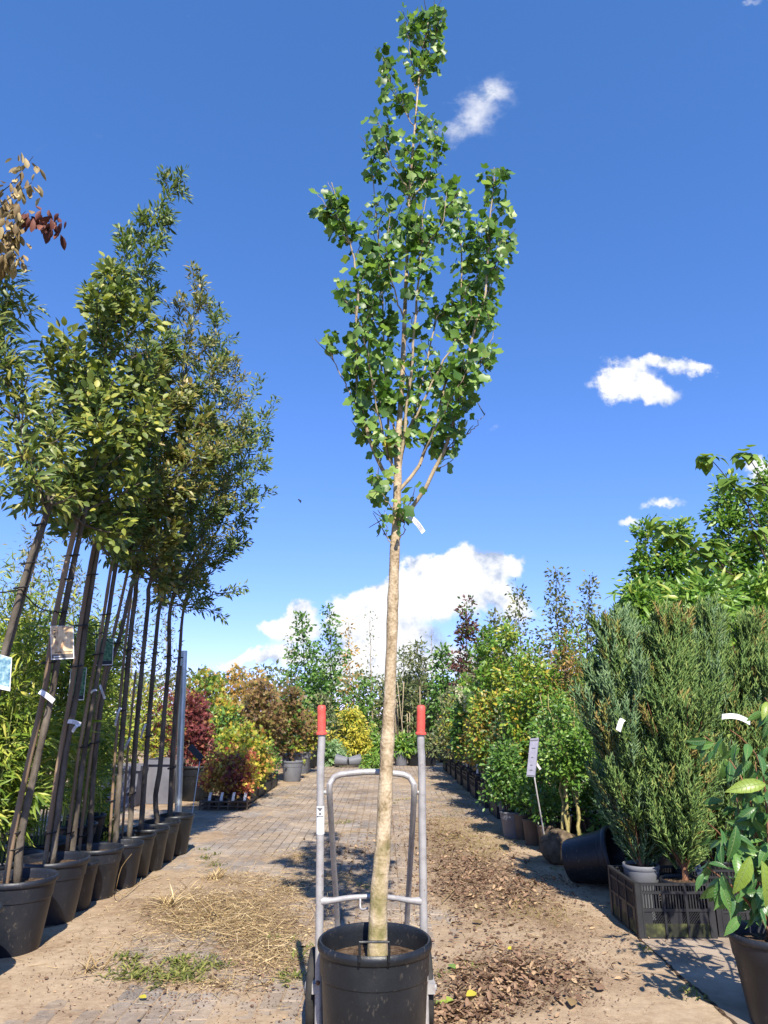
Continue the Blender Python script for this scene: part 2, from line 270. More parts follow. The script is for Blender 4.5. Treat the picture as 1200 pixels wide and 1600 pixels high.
M['L_dull'] = leafmat('dull_green_leaf', [(0, (0.05, 0.075, 0.025)), (0.5, (0.10, 0.13, 0.045)), (0.85, (0.18, 0.19, 0.07)), (1, (0.28, 0.22, 0.09))], 0.24, 0.45, 0.35)
M['L_glossy'] = leafmat('glossy_laurel_leaf', [(0, (0.025, 0.085, 0.022)), (0.6, (0.05, 0.14, 0.032)), (0.9, (0.10, 0.22, 0.045)), (1, (0.18, 0.30, 0.05))], 0.18, 0.36, 0.45)
def veined(m):
    """midrib and side veins from the single leaf's own coordinates"""
    t = m.node_tree; b = t.nodes['Principled BSDF']; tcn = N(t, 'ShaderNodeTexCoord'); sx_ = N(t, 'ShaderNodeSeparateXYZ'); L(t, tcn.outputs['Object'], sx_.inputs[0])
    ax_ = math_(t, 'ABSOLUTE', sx_.outputs[0])
    w = math_(t, 'ABSOLUTE', math_(t, 'SUBTRACT', math_(t, 'FRACT', math_(t, 'MULTIPLY', math_(t, 'SUBTRACT', sx_.outputs[1], math_(t, 'MULTIPLY', ax_, .8)), 9.)), .5))
    side = smooth(t, w, .10, .0); rib = smooth(t, ax_, .018, .006); v = math_(t, 'MAXIMUM', math_(t, 'MULTIPLY', side, .35), rib)
    src = b.inputs['Base Color'].links[0].from_socket
    nb = N(t, 'ShaderNodeTexNoise'); nb.inputs['Scale'].default_value = 14; L(t, tcn.outputs['Object'], nb.inputs['Vector'])
    mx = N(t, 'ShaderNodeMixRGB'); L(t, math_(t, 'MULTIPLY', v, .55), mx.inputs[0]); L(t, src, mx.inputs[1]); mx.inputs[2].default_value = (.26, .34, .12, 1)
    m2 = N(t, 'ShaderNodeMixRGB', blend_type='MULTIPLY'); L(t, smooth(t, nb.outputs[0], .52, .75), m2.inputs[0]); L(t, mx.outputs[0], m2.inputs[1]); m2.inputs[2].default_value = (.75, .66, .5, 1)
    L(t, m2.outputs[0], b.inputs['Base Color'])
    bp = N(t, 'ShaderNodeBump'); bp.inputs['Strength'].default_value = .5; bp.inputs['Distance'].default_value = .01; bp.invert = True; L(t, v, bp.inputs['Height']); L(t, bp.outputs[0], b.inputs['Normal'])
veined(M['L_glossy'])
M['L_lime'] = leafmat('lime_young_leaf', [(0, (0.20, 0.30, 0.045)), (1, (0.34, 0.41, 0.06))], 0.3, 0.35, 0.45)
veined(M['L_lime'])
M['L_catalpa'] = leafmat('broad_soft_leaf', [(0, (0.09, 0.17, 0.025)), (0.6, (0.17, 0.26, 0.045)), (1, (0.28, 0.36, 0.07))], 0.3, 0.5, 0.3)
M['L_juniper'] = leafmat('juniper_spray', [(0, (0.10, 0.18, 0.055)), (0.45, (0.18, 0.29, 0.09)), (0.8, (0.27, 0.38, 0.12)), (0.95, (0.36, 0.41, 0.13)), (1, (0.44, 0.33, 0.12))], 0.35, 0.6, 0.2)
M['L_juniper_blue'] = leafmat('blue_juniper_spray', [(0, (0.12, 0.22, 0.10)), (0.5, (0.21, 0.33, 0.165)), (1, (0.33, 0.44, 0.23))], 0.35, 0.6, 0.2)
M['L_juniper_gold'] = leafmat('golden_juniper_spray', [(0, (0.15, 0.18, 0.045)), (0.5, (0.28, 0.27, 0.075)), (1, (0.34, 0.22, 0.09))], 0.2, 0.6, 0.2)
M['straw'] = leafmat('dry_straw', [(0, (0.17, 0.11, 0.05)), (0.45, (0.37, 0.26, 0.125)), (0.8, (0.52, 0.39, 0.21)), (1, (0.66, 0.54, 0.32))], 0.15, 0.7, 0.2)
M['litter'] = leafmat('brown_dead_leaf', [(0, (0.065, 0.036, 0.023)), (0.35, (0.15, 0.088, 0.055)), (0.7, (0.26, 0.165, 0.105)), (0.92, (0.38, 0.26, 0.15)), (1, (0.52, 0.39, 0.20))], 0.08, 0.7, 0.2)
M['weed'] = leafmat('weed_leaf', [(0, (0.08, 0.10, 0.02)), (0.5, (0.155, 0.18, 0.04)), (1, (0.32, 0.29, 0.09))], 0.25, 0.5, 0.3)
M['moss'] = leafmat('dry_moss', [(0, (0.16, 0.13, 0.035)), (0.5, (0.28, 0.23, 0.07)), (1, (0.36, 0.28, 0.12))], 0.15, 0.8, 0.1)

# ------------------------------------------------------------------ mesh helpers
def origin(o):
    v = np.zeros(3)
    while o is not None:
        v = v + np.array(o.location); o = o.parent
    return v
class MB:
    """collects geometry in world coordinates; build() links it as ONE mesh object"""
    def __init__(s): s.V = []; s.F = {}; s.n = 0
    def add(s, V, *Fs):
        V = np.asarray(V, float).reshape(-1, 3); s.V.append(V)
        for f in Fs:
            f = np.asarray(f, int)
            if f.size: s.F.setdefault(f.shape[1], []).append(f + s.n)
        s.n += len(V); return s
    def box(s, lo, hi):
        x0, y0, z0 = lo; x1, y1, z1 = hi
        return s.add([(x0, y0, z0), (x1, y0, z0), (x1, y1, z0), (x0, y1, z0), (x0, y0, z1), (x1, y0, z1), (x1, y1, z1), (x0, y1, z1)],
                     [(0, 3, 2, 1), (4, 5, 6, 7), (0, 1, 5, 4), (1, 2, 6, 5), (2, 3, 7, 6), (3, 0, 4, 7)])
    def obox(s, c, ax, ay, az):
        """box with half-axes ax, ay, az about c"""
        c, ax, ay, az = map(np.asarray, (c, ax, ay, az))
        v = [c + i * ax + j * ay + k * az for k in (-1, 1) for (i, j) in ((-1, -1), (1, -1), (1, 1), (-1, 1))]
        return s.add(v, [(0, 3, 2, 1), (4, 5, 6, 7), (0, 1, 5, 4), (1, 2, 6, 5), (2, 3, 7, 6), (3, 0, 4, 7)])
    def tube(s, pts, rad, m=8, cap=True):
        p = np.asarray(pts, float); k = len(p)
        r = np.full(k, rad, float) if np.isscalar(rad) else np.asarray(rad, float)
        t = np.gradient(p, axis=0); t /= np.linalg.norm(t, axis=1)[:, None] + 1e-12
        d = np.abs(p[-1] - p[0]); ref = np.zeros(3); ref[int(np.argmin(d))] = 1
        u = np.cross(t, ref); u /= np.linalg.norm(u, axis=1)[:, None] + 1e-12
        w = np.cross(t, u)
        a = np.arange(m) * 2 * math.pi / m
        V = p[:, None] + r[:, None, None] * (np.cos(a)[None, :, None] * u[:, None] + np.sin(a)[None, :, None] * w[:, None])
        i = np.arange(k - 1)[:, None] * m; j = np.arange(m)[None]
        Fq = np.stack([i + j, i + (j + 1) % m, i + m + (j + 1) % m, i + m + j], -1).reshape(-1, 4)
        fs = [Fq]
        if cap: fs.append(np.array([list(range(m))[::-1], [(k - 1) * m + q for q in range(m)]]))
        return s.add(V.reshape(-1, 3), *fs)
    def lathe(s, prof, c=(0, 0, 0), m=32, axis=None, closed=False):
        prof = np.asarray(prof, float); k = len(prof); a = np.arange(m) * 2 * math.pi / m
        V = np.stack([prof[:, 0, None] * np.cos(a), prof[:, 0, None] * np.sin(a), np.repeat(prof[:, 1, None], m, 1)], -1).reshape(-1, 3)
        if axis is not None:
            q = Vector((0, 0, 1)).rotation_difference(Vector(axis)).to_matrix(); V = V @ np.array(q).T
        V = V + np.asarray(c)
        kk = k if closed else k - 1
        i = np.arange(kk)[:, None]; j = np.arange(m)[None]; i2 = (i + 1) % k
        Fq = np.stack([i * m + j, i * m + (j + 1) % m, i2 * m + (j + 1) % m, i2 * m + j], -1).reshape(-1, 4)
        return s.add(V, Fq)
    def build(s, name, m, parent=None, smooth=True, kind=None):
        V = np.concatenate(s.V) if s.V else np.zeros((0, 3))
        off = origin(parent) if parent is not None else 0
        me = raw_mesh(name, V - off, {k: np.concatenate(f) for k, f in s.F.items()}, smooth)
        return link(name, me, m, parent, kind)
def raw_mesh(name, V, F, smooth=True):
    me = bpy.data.meshes.new(name)
    me.vertices.add(len(V)); me.vertices.foreach_set('co', np.ascontiguousarray(V, dtype=np.float32).ravel())
    lp = []; st = []; tot = []; o = 0
    for k, f in F.items():
        lp.append(f.ravel()); st.append(o + np.arange(len(f)) * k); tot.append(np.full(len(f), k)); o += f.size
    lp = np.concatenate(lp).astype(np.int32)
    me.loops.add(len(lp)); me.loops.foreach_set('vertex_index', lp)
    st = np.concatenate(st).astype(np.int32); tot = np.concatenate(tot).astype(np.int32)
    me.polygons.add(len(st)); me.polygons.foreach_set('loop_start', st); me.polygons.foreach_set('loop_total', tot)
    me.polygons.foreach_set('use_smooth', np.full(len(st), smooth))
    me.update(calc_edges=True); me.validate()
    return me
def link(name, me, m, parent=None, kind=None):
    if m is not None and not me.materials: me.materials.append(M[m] if isinstance(m, str) else m)
    o = bpy.data.objects.new(name, me); COL.objects.link(o)
    if parent is not None: o.parent = parent
    if kind: o['kind'] = kind
    return o
def tag(o, label, cat, group=None):
    o['label'] = label; o['category'] = cat
    if group: o['group'] = group
    return o
def thing(name, label, cat, loc, group=None):
    o = bpy.data.objects.new(name, None); COL.objects.link(o); o.empty_display_size = 0.05
    o.location = tuple(float(q) for q in loc)
    return tag(o, label, cat, group)
def flat_edges(o):
    for p in o.data.polygons: p.use_smooth = False
def auto(o, ang=35):
    """sharp edges by angle on smooth meshes"""
    me = o.data
    me.set_sharp_from_angle(angle=math.radians(ang)); return o

# ---- leaf templates: base at the origin, tip along +Y, face +Z, length 1
def leaf_tpl(rows, fold=0.18, droop=0.15):
    """rows: (t, half width); a two-sided blade folded along its midrib"""
    V = []; Q = []; T = []
    for t, w in rows:
        V += [(-w, t, fold * w - droop * t * t), (0, t, -droop * t * t), (w, t, fold * w - droop * t * t)]
    n = len(rows)
    for i in range(n - 1):
        a = 3 * i; b = a + 3
        Q += [(a, a + 1, b + 1, b), (a + 1, a + 2, b + 2, b + 1)]
    return np.array(V), np.array(Q, int)
TP = {
    'oval': leaf_tpl([(0, .02), (.22, .25), (.55, .30), (.85, .15), (1, .01)], .2, .12),
    'narrow': leaf_tpl([(0, .02), (.3, .15), (.65, .14), (1, .01)], .25, .15),
    'lance': leaf_tpl([(0, .015), (.3, .125), (.65, .11), (1, .005)], .3, .35),
    'bamboo': leaf_tpl([(0, .01), (.25, .075), (.6, .06), (1, .003)], .3, .35),
    'small': leaf_tpl([(0, .03), (.5, .28), (1, .02)], .2, .15),
    'smallnarrow': leaf_tpl([(0, .02), (.45, .16), (1, .01)], .2, .2),
    'heart': leaf_tpl([(0, .06), (.12, .36), (.4, .40), (.75, .20), (1, .01)], .15, .3),
    'laurel': leaf_tpl([(0, .015), (.1, .08), (.28, .155), (.5, .18), (.72, .135), (.9, .05), (1, .004)], .4, .38),
    'curl': leaf_tpl([(0, .02), (.25, .2), (.55, .25), (.8, .16), (1, .02)], .9, -.45),
    'flake': leaf_tpl([(0, .12), (.35, .30), (.7, .22), (1, .10)], .35, -.18),
    'straw': leaf_tpl([(0, .012), (.5, .014), (1, .008)], .2, -.06),
    'blade': leaf_tpl([(0, .03), (.5, .028), (1, .003)], .3, .2),
}
# four-lobed tulip-tree leaf with a cut-off, notched tip
_tv = [(0, 0, 0), (0, .42, -.02), (0, .80, -.10), (.30, .02, .06), (.50, .26, .09), (.36, .48, .05), (.43, .84, .03), (.20, .92, -.03)]
_tv += [(-x, y, z) for (x, y, z) in _tv[3:]]
TP['tulip'] = (np.array(_tv), np.array([(0, 3, 4, 1), (1, 4, 5, 5), (1, 5, 6, 2), (2, 6, 7, 7), (0, 1, 9, 8), (1, 10, 9, 9), (1, 2, 11, 10), (2, 12, 11, 11)], int))
def warp(name, f): v = TP[name][0].copy(); v[:, 2] += f(v[:, 0], v[:, 1]); return v, TP[name][1]
TP['tulip_folded'] = warp('tulip', lambda x, y: .55 * np.abs(x))
TP['tulip_curled'] = warp('tulip', lambda x, y: -.45 * y * y - .25 * np.abs(x) ** 2)
TP['tulip_cupped'] = warp('tulip', lambda x, y: .7 * (x * x) + .3 * (y - .5) ** 2 + .12 * x)
# five-lobed maple leaf
_mv = [(0, 0, 0)] + [(0, .32, 0), (-.5, .12, .04), (-.16, .34, .0), (-.38, .72, .05), (-.09, .55, 0), (0, 1, -.08), (.09, .55, 0), (.38, .72, .05), (.16, .34, 0), (.5, .12, .04)]
TP['maple'] = (np.array(_mv), np.array([(0, 1, 3, 2), (1, 5, 4, 3), (1, 7, 6, 5), (1, 9, 8, 7), (0, 10, 9, 1)], int))
# feathery juniper shoot: a stem with short scale sprays all round
def _jun():
    V = []; Q = []
    r = np.random.default_rng(5)
    def spike(p, d, L_, w):
        d = np.array(d, float); d /= np.linalg.norm(d); p = np.array(p, float)
        a = np.cross(d, (0.31, 0.2, 0.93)); a /= np.linalg.norm(a); b = np.cross(d, a)
        k = len(V)
        V.extend([p + a * w, p + b * w, p - a * w, p + d * L_ * .55 + a * w * 1.1, p + d * L_])
        Q.extend([(k, k + 1, k + 4, k + 3), (k + 1, k + 2, k + 4, k + 4), (k + 2, k, k + 3, k + 4)])
    spike((0, 0, 0), (0, 1, 0), 1, .036)
    for i in range(9):
        t = .12 + .085 * i; a = i * 2.4
        spike((0, t, 0), (.55 * math.cos(a), 1, .55 * math.sin(a)), .42 * (1 - .55 * t), .036)
    return np.array(V), np.array(Q, int)
TP['juniper'] = _jun()
def clean(Q):
    tri = Q[:, 2] == Q[:, 3] if len(Q) else np.zeros(0, bool)
    return Q[~tri], Q[tri][:, :3]
def unit(v): return v / (np.linalg.norm(v, axis=-1, keepdims=True) + 1e-9)
def frames(D, Nn):
    y = unit(D); x = unit(np.cross(y, Nn)); z = np.cross(x, y)
    return np.stack([x, y, z], -1)          # columns
def put(mb, tpl, Pp, D, Nn, S):
    if len(Pp) == 0: return
    tv, tq = TP[tpl]; R = frames(D, Nn)
    V = np.einsum('kij,nj->kni', R, tv) * np.asarray(S)[:, None, None] + Pp[:, None]
    n = len(tv); off = (np.arange(len(Pp)) * n)[:, None, None]
    q, t = clean(tq)
    mb.add(V.reshape(-1, 3), (q[None] + off).reshape(-1, 4), (t[None] + off).reshape(-1, 3) if len(t) else np.zeros((0, 3), int))
_leafmesh = {}
def leaf_objects(tpl, m, Pp, D, Nn, S, parent, name='leaf'):
    """single leaves as parts of their own, sharing mesh data"""
    key = (tpl, m)
    if key not in _leafmesh:
        q, t = clean(TP[tpl][1]); F_ = {4: q}
        if len(t): F_[3] = t
        _leafmesh[key] = raw_mesh('leaf', TP[tpl][0], F_); _leafmesh[key].materials.append(M[m])
    R = frames(D, Nn); o0 = origin(parent)
    for i in range(len(Pp)):
        o = bpy.data.objects.new(name, _leafmesh[key]); COL.objects.link(o); o.parent = parent
        mt = np.eye(4); mt[:3, :3] = R[i] * S[i]; mt[:3, 3] = Pp[i] - o0
        o.matrix_basis = Matrix(mt.tolist())

def resample(pts, n):
    p = np.asarray(pts, float); d = np.r_[0, np.cumsum(np.linalg.norm(np.diff(p, axis=0), axis=1))]
    t = np.linspace(0, d[-1], n)
    return np.stack([np.interp(t, d, p[:, i]) for i in range(3)], 1)
def spline(pts, n):
    """Catmull-Rom through the points"""
    p = np.asarray(pts, float)
    if len(p) < 3: return resample(p, n)
    q = np.vstack([2 * p[0] - p[1], p, 2 * p[-1] - p[-2]]); out = []
    m = 8
    for i in range(len(p) - 1):
        a, b, c, d = q[i:i + 4]
        for t in np.arange(m) / m:
            out.append(.5 * ((2 * b) + (c - a) * t + (2 * a - 5 * b + 4 * c - d) * t * t + (3 * b - a - 3 * c + d) * t ** 3))
    out.append(p[-1]); return resample(out, n)

def leaf_spots(rng, paths, n, sigma, s0=0.25, along=0.5, droop=0.15, up=0.8, w=None):
    """leaf positions, directions and normals scattered about branch polylines"""
    ln = np.array([np.linalg.norm(np.diff(p, axis=0), axis=1).sum() for p in paths])
    pr = ln if w is None else ln * w
    idx = rng.choice(len(paths), n, p=pr / pr.sum())
    A = np.stack([resample(p, 8) for p in paths])
    s = (s0 + (1 - s0) * rng.random(n) ** .85) * 7 * .999
    i = s.astype(int); f = (s - i)[:, None]
    base = A[idx, i] * (1 - f) + A[idx, i + 1] * f
    tg = unit(A[idx, i + 1] - A[idx, i])
    off = rng.normal(0, 1, (n, 3)); off -= tg * (off * tg).sum(1)[:, None] * .6
    Pp = base + off * sigma
    D = unit(unit(off) * 1.0 + tg * along + rng.normal(0, .35, (n, 3)) + np.array((0, 0, -droop)))
    Nn = unit(np.array((0, -.35, up)) + rng.normal(0, .55, (n, 3)))
    return Pp, D, Nn, tg
def grow(rng, axis, R, nl, sub=3, rise=0.9, rad=0.006, sublen=0.35, wob=0.06, tpow=1.0):
    """limbs from a crown axis out to an uneven envelope R(t); returns polylines with radii"""
    ax = resample(axis, 40); Lh = np.linalg.norm(np.diff(ax, axis=0), axis=1).sum()
    out = []
    for k in range(nl):
        t = ((k + rng.random()) / nl) ** tpow
        r = R(t) * (0.55 + 0.55 * rng.random())
        ph = k * 2.399 + rng.normal(0, .4)
        c = ax[int(t * 39)]
        tip = c + np.array((math.cos(ph) * r, math.sin(ph) * r, rng.normal(0, .08) * Lh * .3))
        t0 = max(0, t - rise * r / Lh * (0.7 + .6 * rng.random()))
        st = ax[int(t0 * 39)]
        mid = (st + tip) / 2 + np.array((0, 0, -.10 * r)) + rng.normal(0, wob * r + 1e-4, 3)
        path = spline([st, mid, tip + np.array((0, 0, .06 * r))], 7)
        rr = rad * (0.5 + .7 * (1 - t))
        out.append((path, np.linspace(rr, rr * .3, 7)))
        for j in range(sub):
            s = rng.integers(2, 6); b = path[s]
            d = unit(path[s + 1] - path[s]) + rng.normal(0, .55, 3) + np.array((0, 0, .25))
            l2 = sublen * r * (.5 + .8 * rng.random())
            e = b + unit(d) * l2
            out.append((resample([b, (b + e) / 2 + rng.normal(0, .05 * l2, 3), e], 4), np.linspace(rr * .45, rr * .18, 4)))
    return out
def axis_px(pts, Y, dY=0.0):
    n = len(pts)
    return np.array([at(x, y, Y + dY * i / max(1, n - 1)) for i, (x, y) in enumerate(pts)])
def prof(pairs):
    a = np.array(pairs, float); return lambda t: float(np.interp(t, a[:, 0], a[:, 1]))

# ------------------------------------------------------------------ the setting: ground, paving, sand
g = MB()
xs = [-900, -60, -12, 12, 60, 900]; ys = [-900, -40, -6, 26, 80, 1500]
V = [(x, y, -.05) for y in ys for x in xs]
g.add(V, [(j * 6 + i, j * 6 + i + 1, j * 6 + i + 7, j * 6 + i + 6) for j in range(5) for i in range(5)])
g.build('ground', 'far_soil', kind='structure')

def vnoise(x, y, seed, freq):
    r = np.random.default_rng(seed); T = r.random((64, 64))
    X = x * freq; Y = y * freq; i = np.floor(X).astype(int); j = np.floor(Y).astype(int)
    u = X - i; v = Y - j; u = u * u * (3 - 2 * u); v = v * v * (3 - 2 * v)
    f = lambda a, b: T[a % 64, b % 64]
    return (f(i, j) * (1 - u) + f(i + 1, j) * u) * (1 - v) + (f(i, j + 1) * (1 - u) + f(i + 1, j + 1) * u) * v
def fbm(x, y, seed, freq, o=4):
    s = 0; a = .5
    for k in range(o): s = s + a * vnoise(x + 7.3 * k, y - 3.1 * k, seed + k, freq * 2 ** k); a *= .5
    return s / (1 - .5 ** o)
crk = [gr(955, 1405), gr(1000, 1473), gr(1030, 1500), gr(1062, 1530), gr(1100, 1562), gr(1150, 1612), gr(1230, 1700)]
PX0, PX1 = -1.75, 1.32
STRAW = [(330, 1420, 110, 30, 3), (400, 1455, 80, 35, 3), (300, 1445, 60, 25, 1.5), (440, 1390, 50, 25, 1.2), (470, 1340, 45, 14, .8), (520, 1375, 60, 16, .8), (380, 1375, 60, 14, .5), (420, 1500, 60, 25, 1), (330, 1540, 90, 12, .4)]
LEAF = [(770, 1395, 95, 34, 3), (740, 1360, 70, 30, 2), (800, 1540, 110, 45, 3.5), (700, 1320, 60, 40, 1.2), (720, 1590, 60, 20, 1), (560, 1335, 60, 20, .6), (660, 1290, 50, 25, .6)]
_pg = [(gr(cx, cy), abs(gr(cx + rx, cy)[0] - gr(cx, cy)[0]), abs(gr(cx, cy - ry)[1] - gr(cx, cy + ry)[1]) / 2, w) for (cx, cy, rx, ry, w) in STRAW + LEAF]
def humus(x, y):
    """how much crumbled litter lies in the sand, 0 to 1"""
    h = 0 * x
    for c, rx, ry, w in _pg: h = np.maximum(h, min(1, .45 + .2 * w) * np.exp(-.7 * (((x - c[0]) / rx) ** 2 + ((y - c[1]) / ry) ** 2)))
    return h
def sand_h(x, y):
    """height of the drifted sand against the paver tops at z = 0"""
    h = (fbm(x, y, 3, 1.1) - .5) * .030 + (fbm(x, y, 9, 5) - .5) * .012
    near = np.clip((6.6 - y) / 2.6, 0, 1)
    right = np.clip((x + .05) / .6, 0, 1) * np.clip((17 - y) / 3, 0, 1)
    left = np.clip((-1.0 - x) / .6, 0, 1) * .6
    h = h - .012 + .0095 * near + .013 * np.maximum(right, left)
    clear = np.exp(-(((x - .55) / .5) ** 2 + ((y - 4.6) / .5) ** 2))        # swept patches
    clear2 = np.exp(-(((x + .95) / .35) ** 2 + ((y - 4.15) / .3) ** 2))
    hm = humus(x, y); hm = np.clip(hm * 1.3 + (fbm(x, y, 51, 6) - .5) * .8 - .25, 0, 1)
    return h - .006 * clear - .008 * clear2 + hm * (.010 + .016 * fbm(x, y, 71, 16, 3))
def sand_sheet(x0, x1, y0, y1, step, nm):
    nx = int((x1 - x0) / step) + 1; ny = int((y1 - y0) / step) + 1
    X, Yg = np.meshgrid(np.linspace(x0, x1, nx), np.linspace(y0, y1, ny))
    Z = np.maximum(sand_h(X, Yg), -.011) + (fbm(X, Yg, 21, 30, 2) - .5) * .004
    Z = np.where((X < PX0 - .02) | (X > PX1 + .3), np.maximum(Z, -.004), Z)
    xc_ = np.interp(Yg, [c[1] for c in crk[::-1]], [c[0] for c in crk[::-1]])
    Z = np.where((X > xc_ + .012) & (Yg < crk[0][1]) & (X < 2.88), -.02, Z)
    i = np.arange(ny - 1)[:, None] * nx; j = np.arange(nx - 1)[None]
    b = MB(); b.add(np.stack([X, Yg, Z], -1).reshape(-1, 3), np.stack([i + j, i + j + 1, i + nx + j + 1, i + nx + j], -1).reshape(-1, 4))
    o = b.build(nm, 'sand', kind='structure')
    at_ = o.data.attributes.new('humus', 'FLOAT', 'POINT'); at_.data.foreach_set('value', humus(X, Yg).ravel().astype(np.float32))
    return o
sand_sheet(-3.2, 3.2, 2.2, 9.0, .022, 'sandy_path')
sand_sheet(-9.0, 9.0, 9.0, 24.0, .10, 'sandy_path')
for (a, b_) in ((-9, -3.2), (3.2, 9)):
    sand_sheet(a, b_, 2.2, 9.0, .10, 'sandy_path')

pave = thing('paved_path', 'path of grey block pavers running back between the plant rows', 'path', (0, 6, 0))
del pave['category']; del pave['label']; pave['kind'] = 'structure'
rng = np.random.default_rng(11)
PW, PL = .088, .186
def paver_mesh():
    a, b, c = PW / 2 - .0028, PL / 2 - .0028, .004
    V = [(-a, -b, -.04), (a, -b, -.04), (a, b, -.04), (-a, b, -.04), (-a, -b, -c), (a, -b, -c), (a, b, -c), (-a, b, -c),
         (-a + c, -b + c, 0), (a - c, -b + c, 0), (a - c, b - c, 0), (-a + c, b - c, 0)]
    Q = [(0, 1, 5, 4), (1, 2, 6, 5), (2, 3, 7, 6), (3, 0, 4, 7), (4, 5, 9, 8), (5, 6, 10, 9), (6, 7, 11, 10), (7, 4, 8, 11), (8, 9, 10, 11)]
    return np.array(V), np.array(Q)
pv, pq = paver_mesh()
pmesh = raw_mesh('paver', pv, {4: pq}, False); pmesh.materials.append(M['paver'])
cells = []
for i in range(int((PX1 - PX0) / PW)):
    for j in range(int(16.5 / PL)):
        cells.append((PX0 + (i + .5) * PW, 2.4 + (j + .5 * (i % 2)) * PL))
for i in range(44):                                    # the cross path on the left
    for j in range(13):
        cells.append((PX0 - (i + .5) * PW, 6.95 + (j + .5 * (i % 2)) * PL))
cells = np.array(cells)
cz = rng.normal(0, .0016, len(cells)); exposed = cz - sand_h(cells[:, 0], cells[:, 1])
score = np.where(exposed > .003, 0, 100) + np.abs(cells[:, 1] - 5.6)
order = np.argsort(score); single = set(order[:300].tolist())
rest = MB()
for k, (x, y) in enumerate(cells):
    rz = rng.normal(0, .012); tx, ty = rng.normal(0, .006, 2)
    Rm = Matrix.Translation((x, y, cz[k])) @ Matrix.Rotation(rz, 4, 'Z') @ Matrix.Rotation(tx, 4, 'X') @ Matrix.Rotation(ty, 4, 'Y')
    if k in single:
        o = bpy.data.objects.new('paver', pmesh); COL.objects.link(o); o.parent = pave
        o.matrix_basis = Matrix.Translation((0, -6, 0)) @ Rm
    else:
        A = np.array(Rm); rest.add(pv @ A[:3, :3].T + A[:3, 3], pq)
rest.build('pavers', 'paver', pave, smooth=False, kind='stuff')
# concrete slabs under the crates at the right, split by a crooked crack
sl = MB()
top = [c + np.array((.012, 0, .012)) for c in crk]; k = len(top)
far = [np.array((2.9, c[1], .012)) for c in crk]
Vs = top + far + [t - np.array((0, 0, .05)) for t in top]
sl.add(Vs, [(i, i + 1, k + i + 1, k + i) for i in range(k - 1)], [(i, 2 * k + i, 2 * k + i + 1, i + 1) for i in range(k - 1)])
so = sl.build('concrete_slab', 'slab', smooth=False, kind='structure')

ck = MB(); rg = np.random.default_rng(19); cq = spline([c + np.array((.006, 0, .0128)) for c in crk], 60); cq[:, 0] += rg.normal(0, .006, 60); cw = .006 + .006 * rg.random(60)
ck.add(np.concatenate([cq - np.stack([cw, 0 * cw, 0 * cw], 1), cq + np.stack([cw, 0 * cw, 0 * cw], 1)]), [(i, 60 + i, 61 + i, i + 1) for i in range(59)])
ck.build('joint', 'soil', so)
# ------------------------------------------------------------------ pots
def pot(parent, c, r, h, m='pot', r0=None, seg=36, soil=.86, rimname='rim', soil_m='soil'):
    c = np.asarray(c, float); r0 = r0 or r * .74
    b = MB(); t = r * .045
    w = lambda z: r0 + (r * .945 - r0) * z / h
    b.lathe([(0, .0), (r0 * .96, 0), (r0, h * .03), (w(.70 * h), h * .70), (w(.71 * h) + t * .5, h * .715), (w(.93 * h) + t * .3, h * .93), (w(.93 * h) - t * .5, h * .93), (r0 - t, .012), (0, .012)], c, seg)
    bo = auto(b.build('pot', m, parent))
    q = MB(); q.lathe([(r * .915, h * .905), (r * .955, h * .905), (r * .99, h * .925), (r * 1.0, h * .955), (r * .99, h * .985), (r * .965, h), (r * .935, h * .995), (r * .918, h * .97)], c, seg, closed=True)
    auto(q.build(rimname, m, bo), 50)
    if soil:
        s = MB(); rr = w(soil * h) - t * .3; n = 18
        rg = np.random.default_rng(int(abs(c[0] * 1000) + abs(c[1]) * 77))
        ring = lambda f: [(c[0] + rr * f * math.cos(a), c[1] + rr * f * math.sin(a), c[2] + h * soil + (rg.random() - .5) * .02 * (f < .99)) for a in np.arange(n) * 2 * math.pi / n]
        Vv = ring(1.0) + ring(.7) + ring(.4) + [(c[0], c[1], c[2] + h * soil + .012)]
        fq = [(a * n + i, a * n + (i + 1) % n, (a + 1) * n + (i + 1) % n, (a + 1) * n + i) for a in range(2) for i in range(n)]
        s.add(Vv, fq, [(2 * n + i, 2 * n + (i + 1) % n, 3 * n) for i in range(n)])
        s.build('soil', soil_m, parent)
    return bo
def wood(name, m, parent, limbs, trunk=None, trunk_r=None, sides=5, tsides=10, knots=0, rng=None):
    b = MB()
    for p, r in limbs: b.tube(p, r, sides, cap=False)
    o = b.build(name, m, parent, kind='stuff') if limbs else None
    return o
def trunk_part(parent, pts, r, m, n=26, sides=14, knot=0.0, seed=0, name='trunk'):
    p = spline(pts, n); rg = np.random.default_rng(seed)
    rr = np.interp(np.linspace(0, 1, n), np.linspace(0, 1, len(r)), r)
    rr = rr * (1 + knot * rg.normal(0, 1, n)); p = p + rg.normal(0, 1, p.shape) * rr[:, None] * knot * .8
    b = MB(); b.tube(p, rr, sides); b.build(name, m, parent); return p
def ribbon(mb, pts, w, wdir, th=.0008):
    p = np.asarray(pts, float); wd = np.asarray(wdir, float) * w / 2
    k = len(p); V = np.concatenate([p - wd, p + wd, p - wd + (0, th, 0), p + wd + (0, th, 0)])
    F_ = [(i, i + 1, k + i + 1, k + i) for i in range(k - 1)] + [(2 * k + i, 3 * k + i, 3 * k + i + 1, 2 * k + i + 1) for i in range(k - 1)]
    mb.add(V, F_)
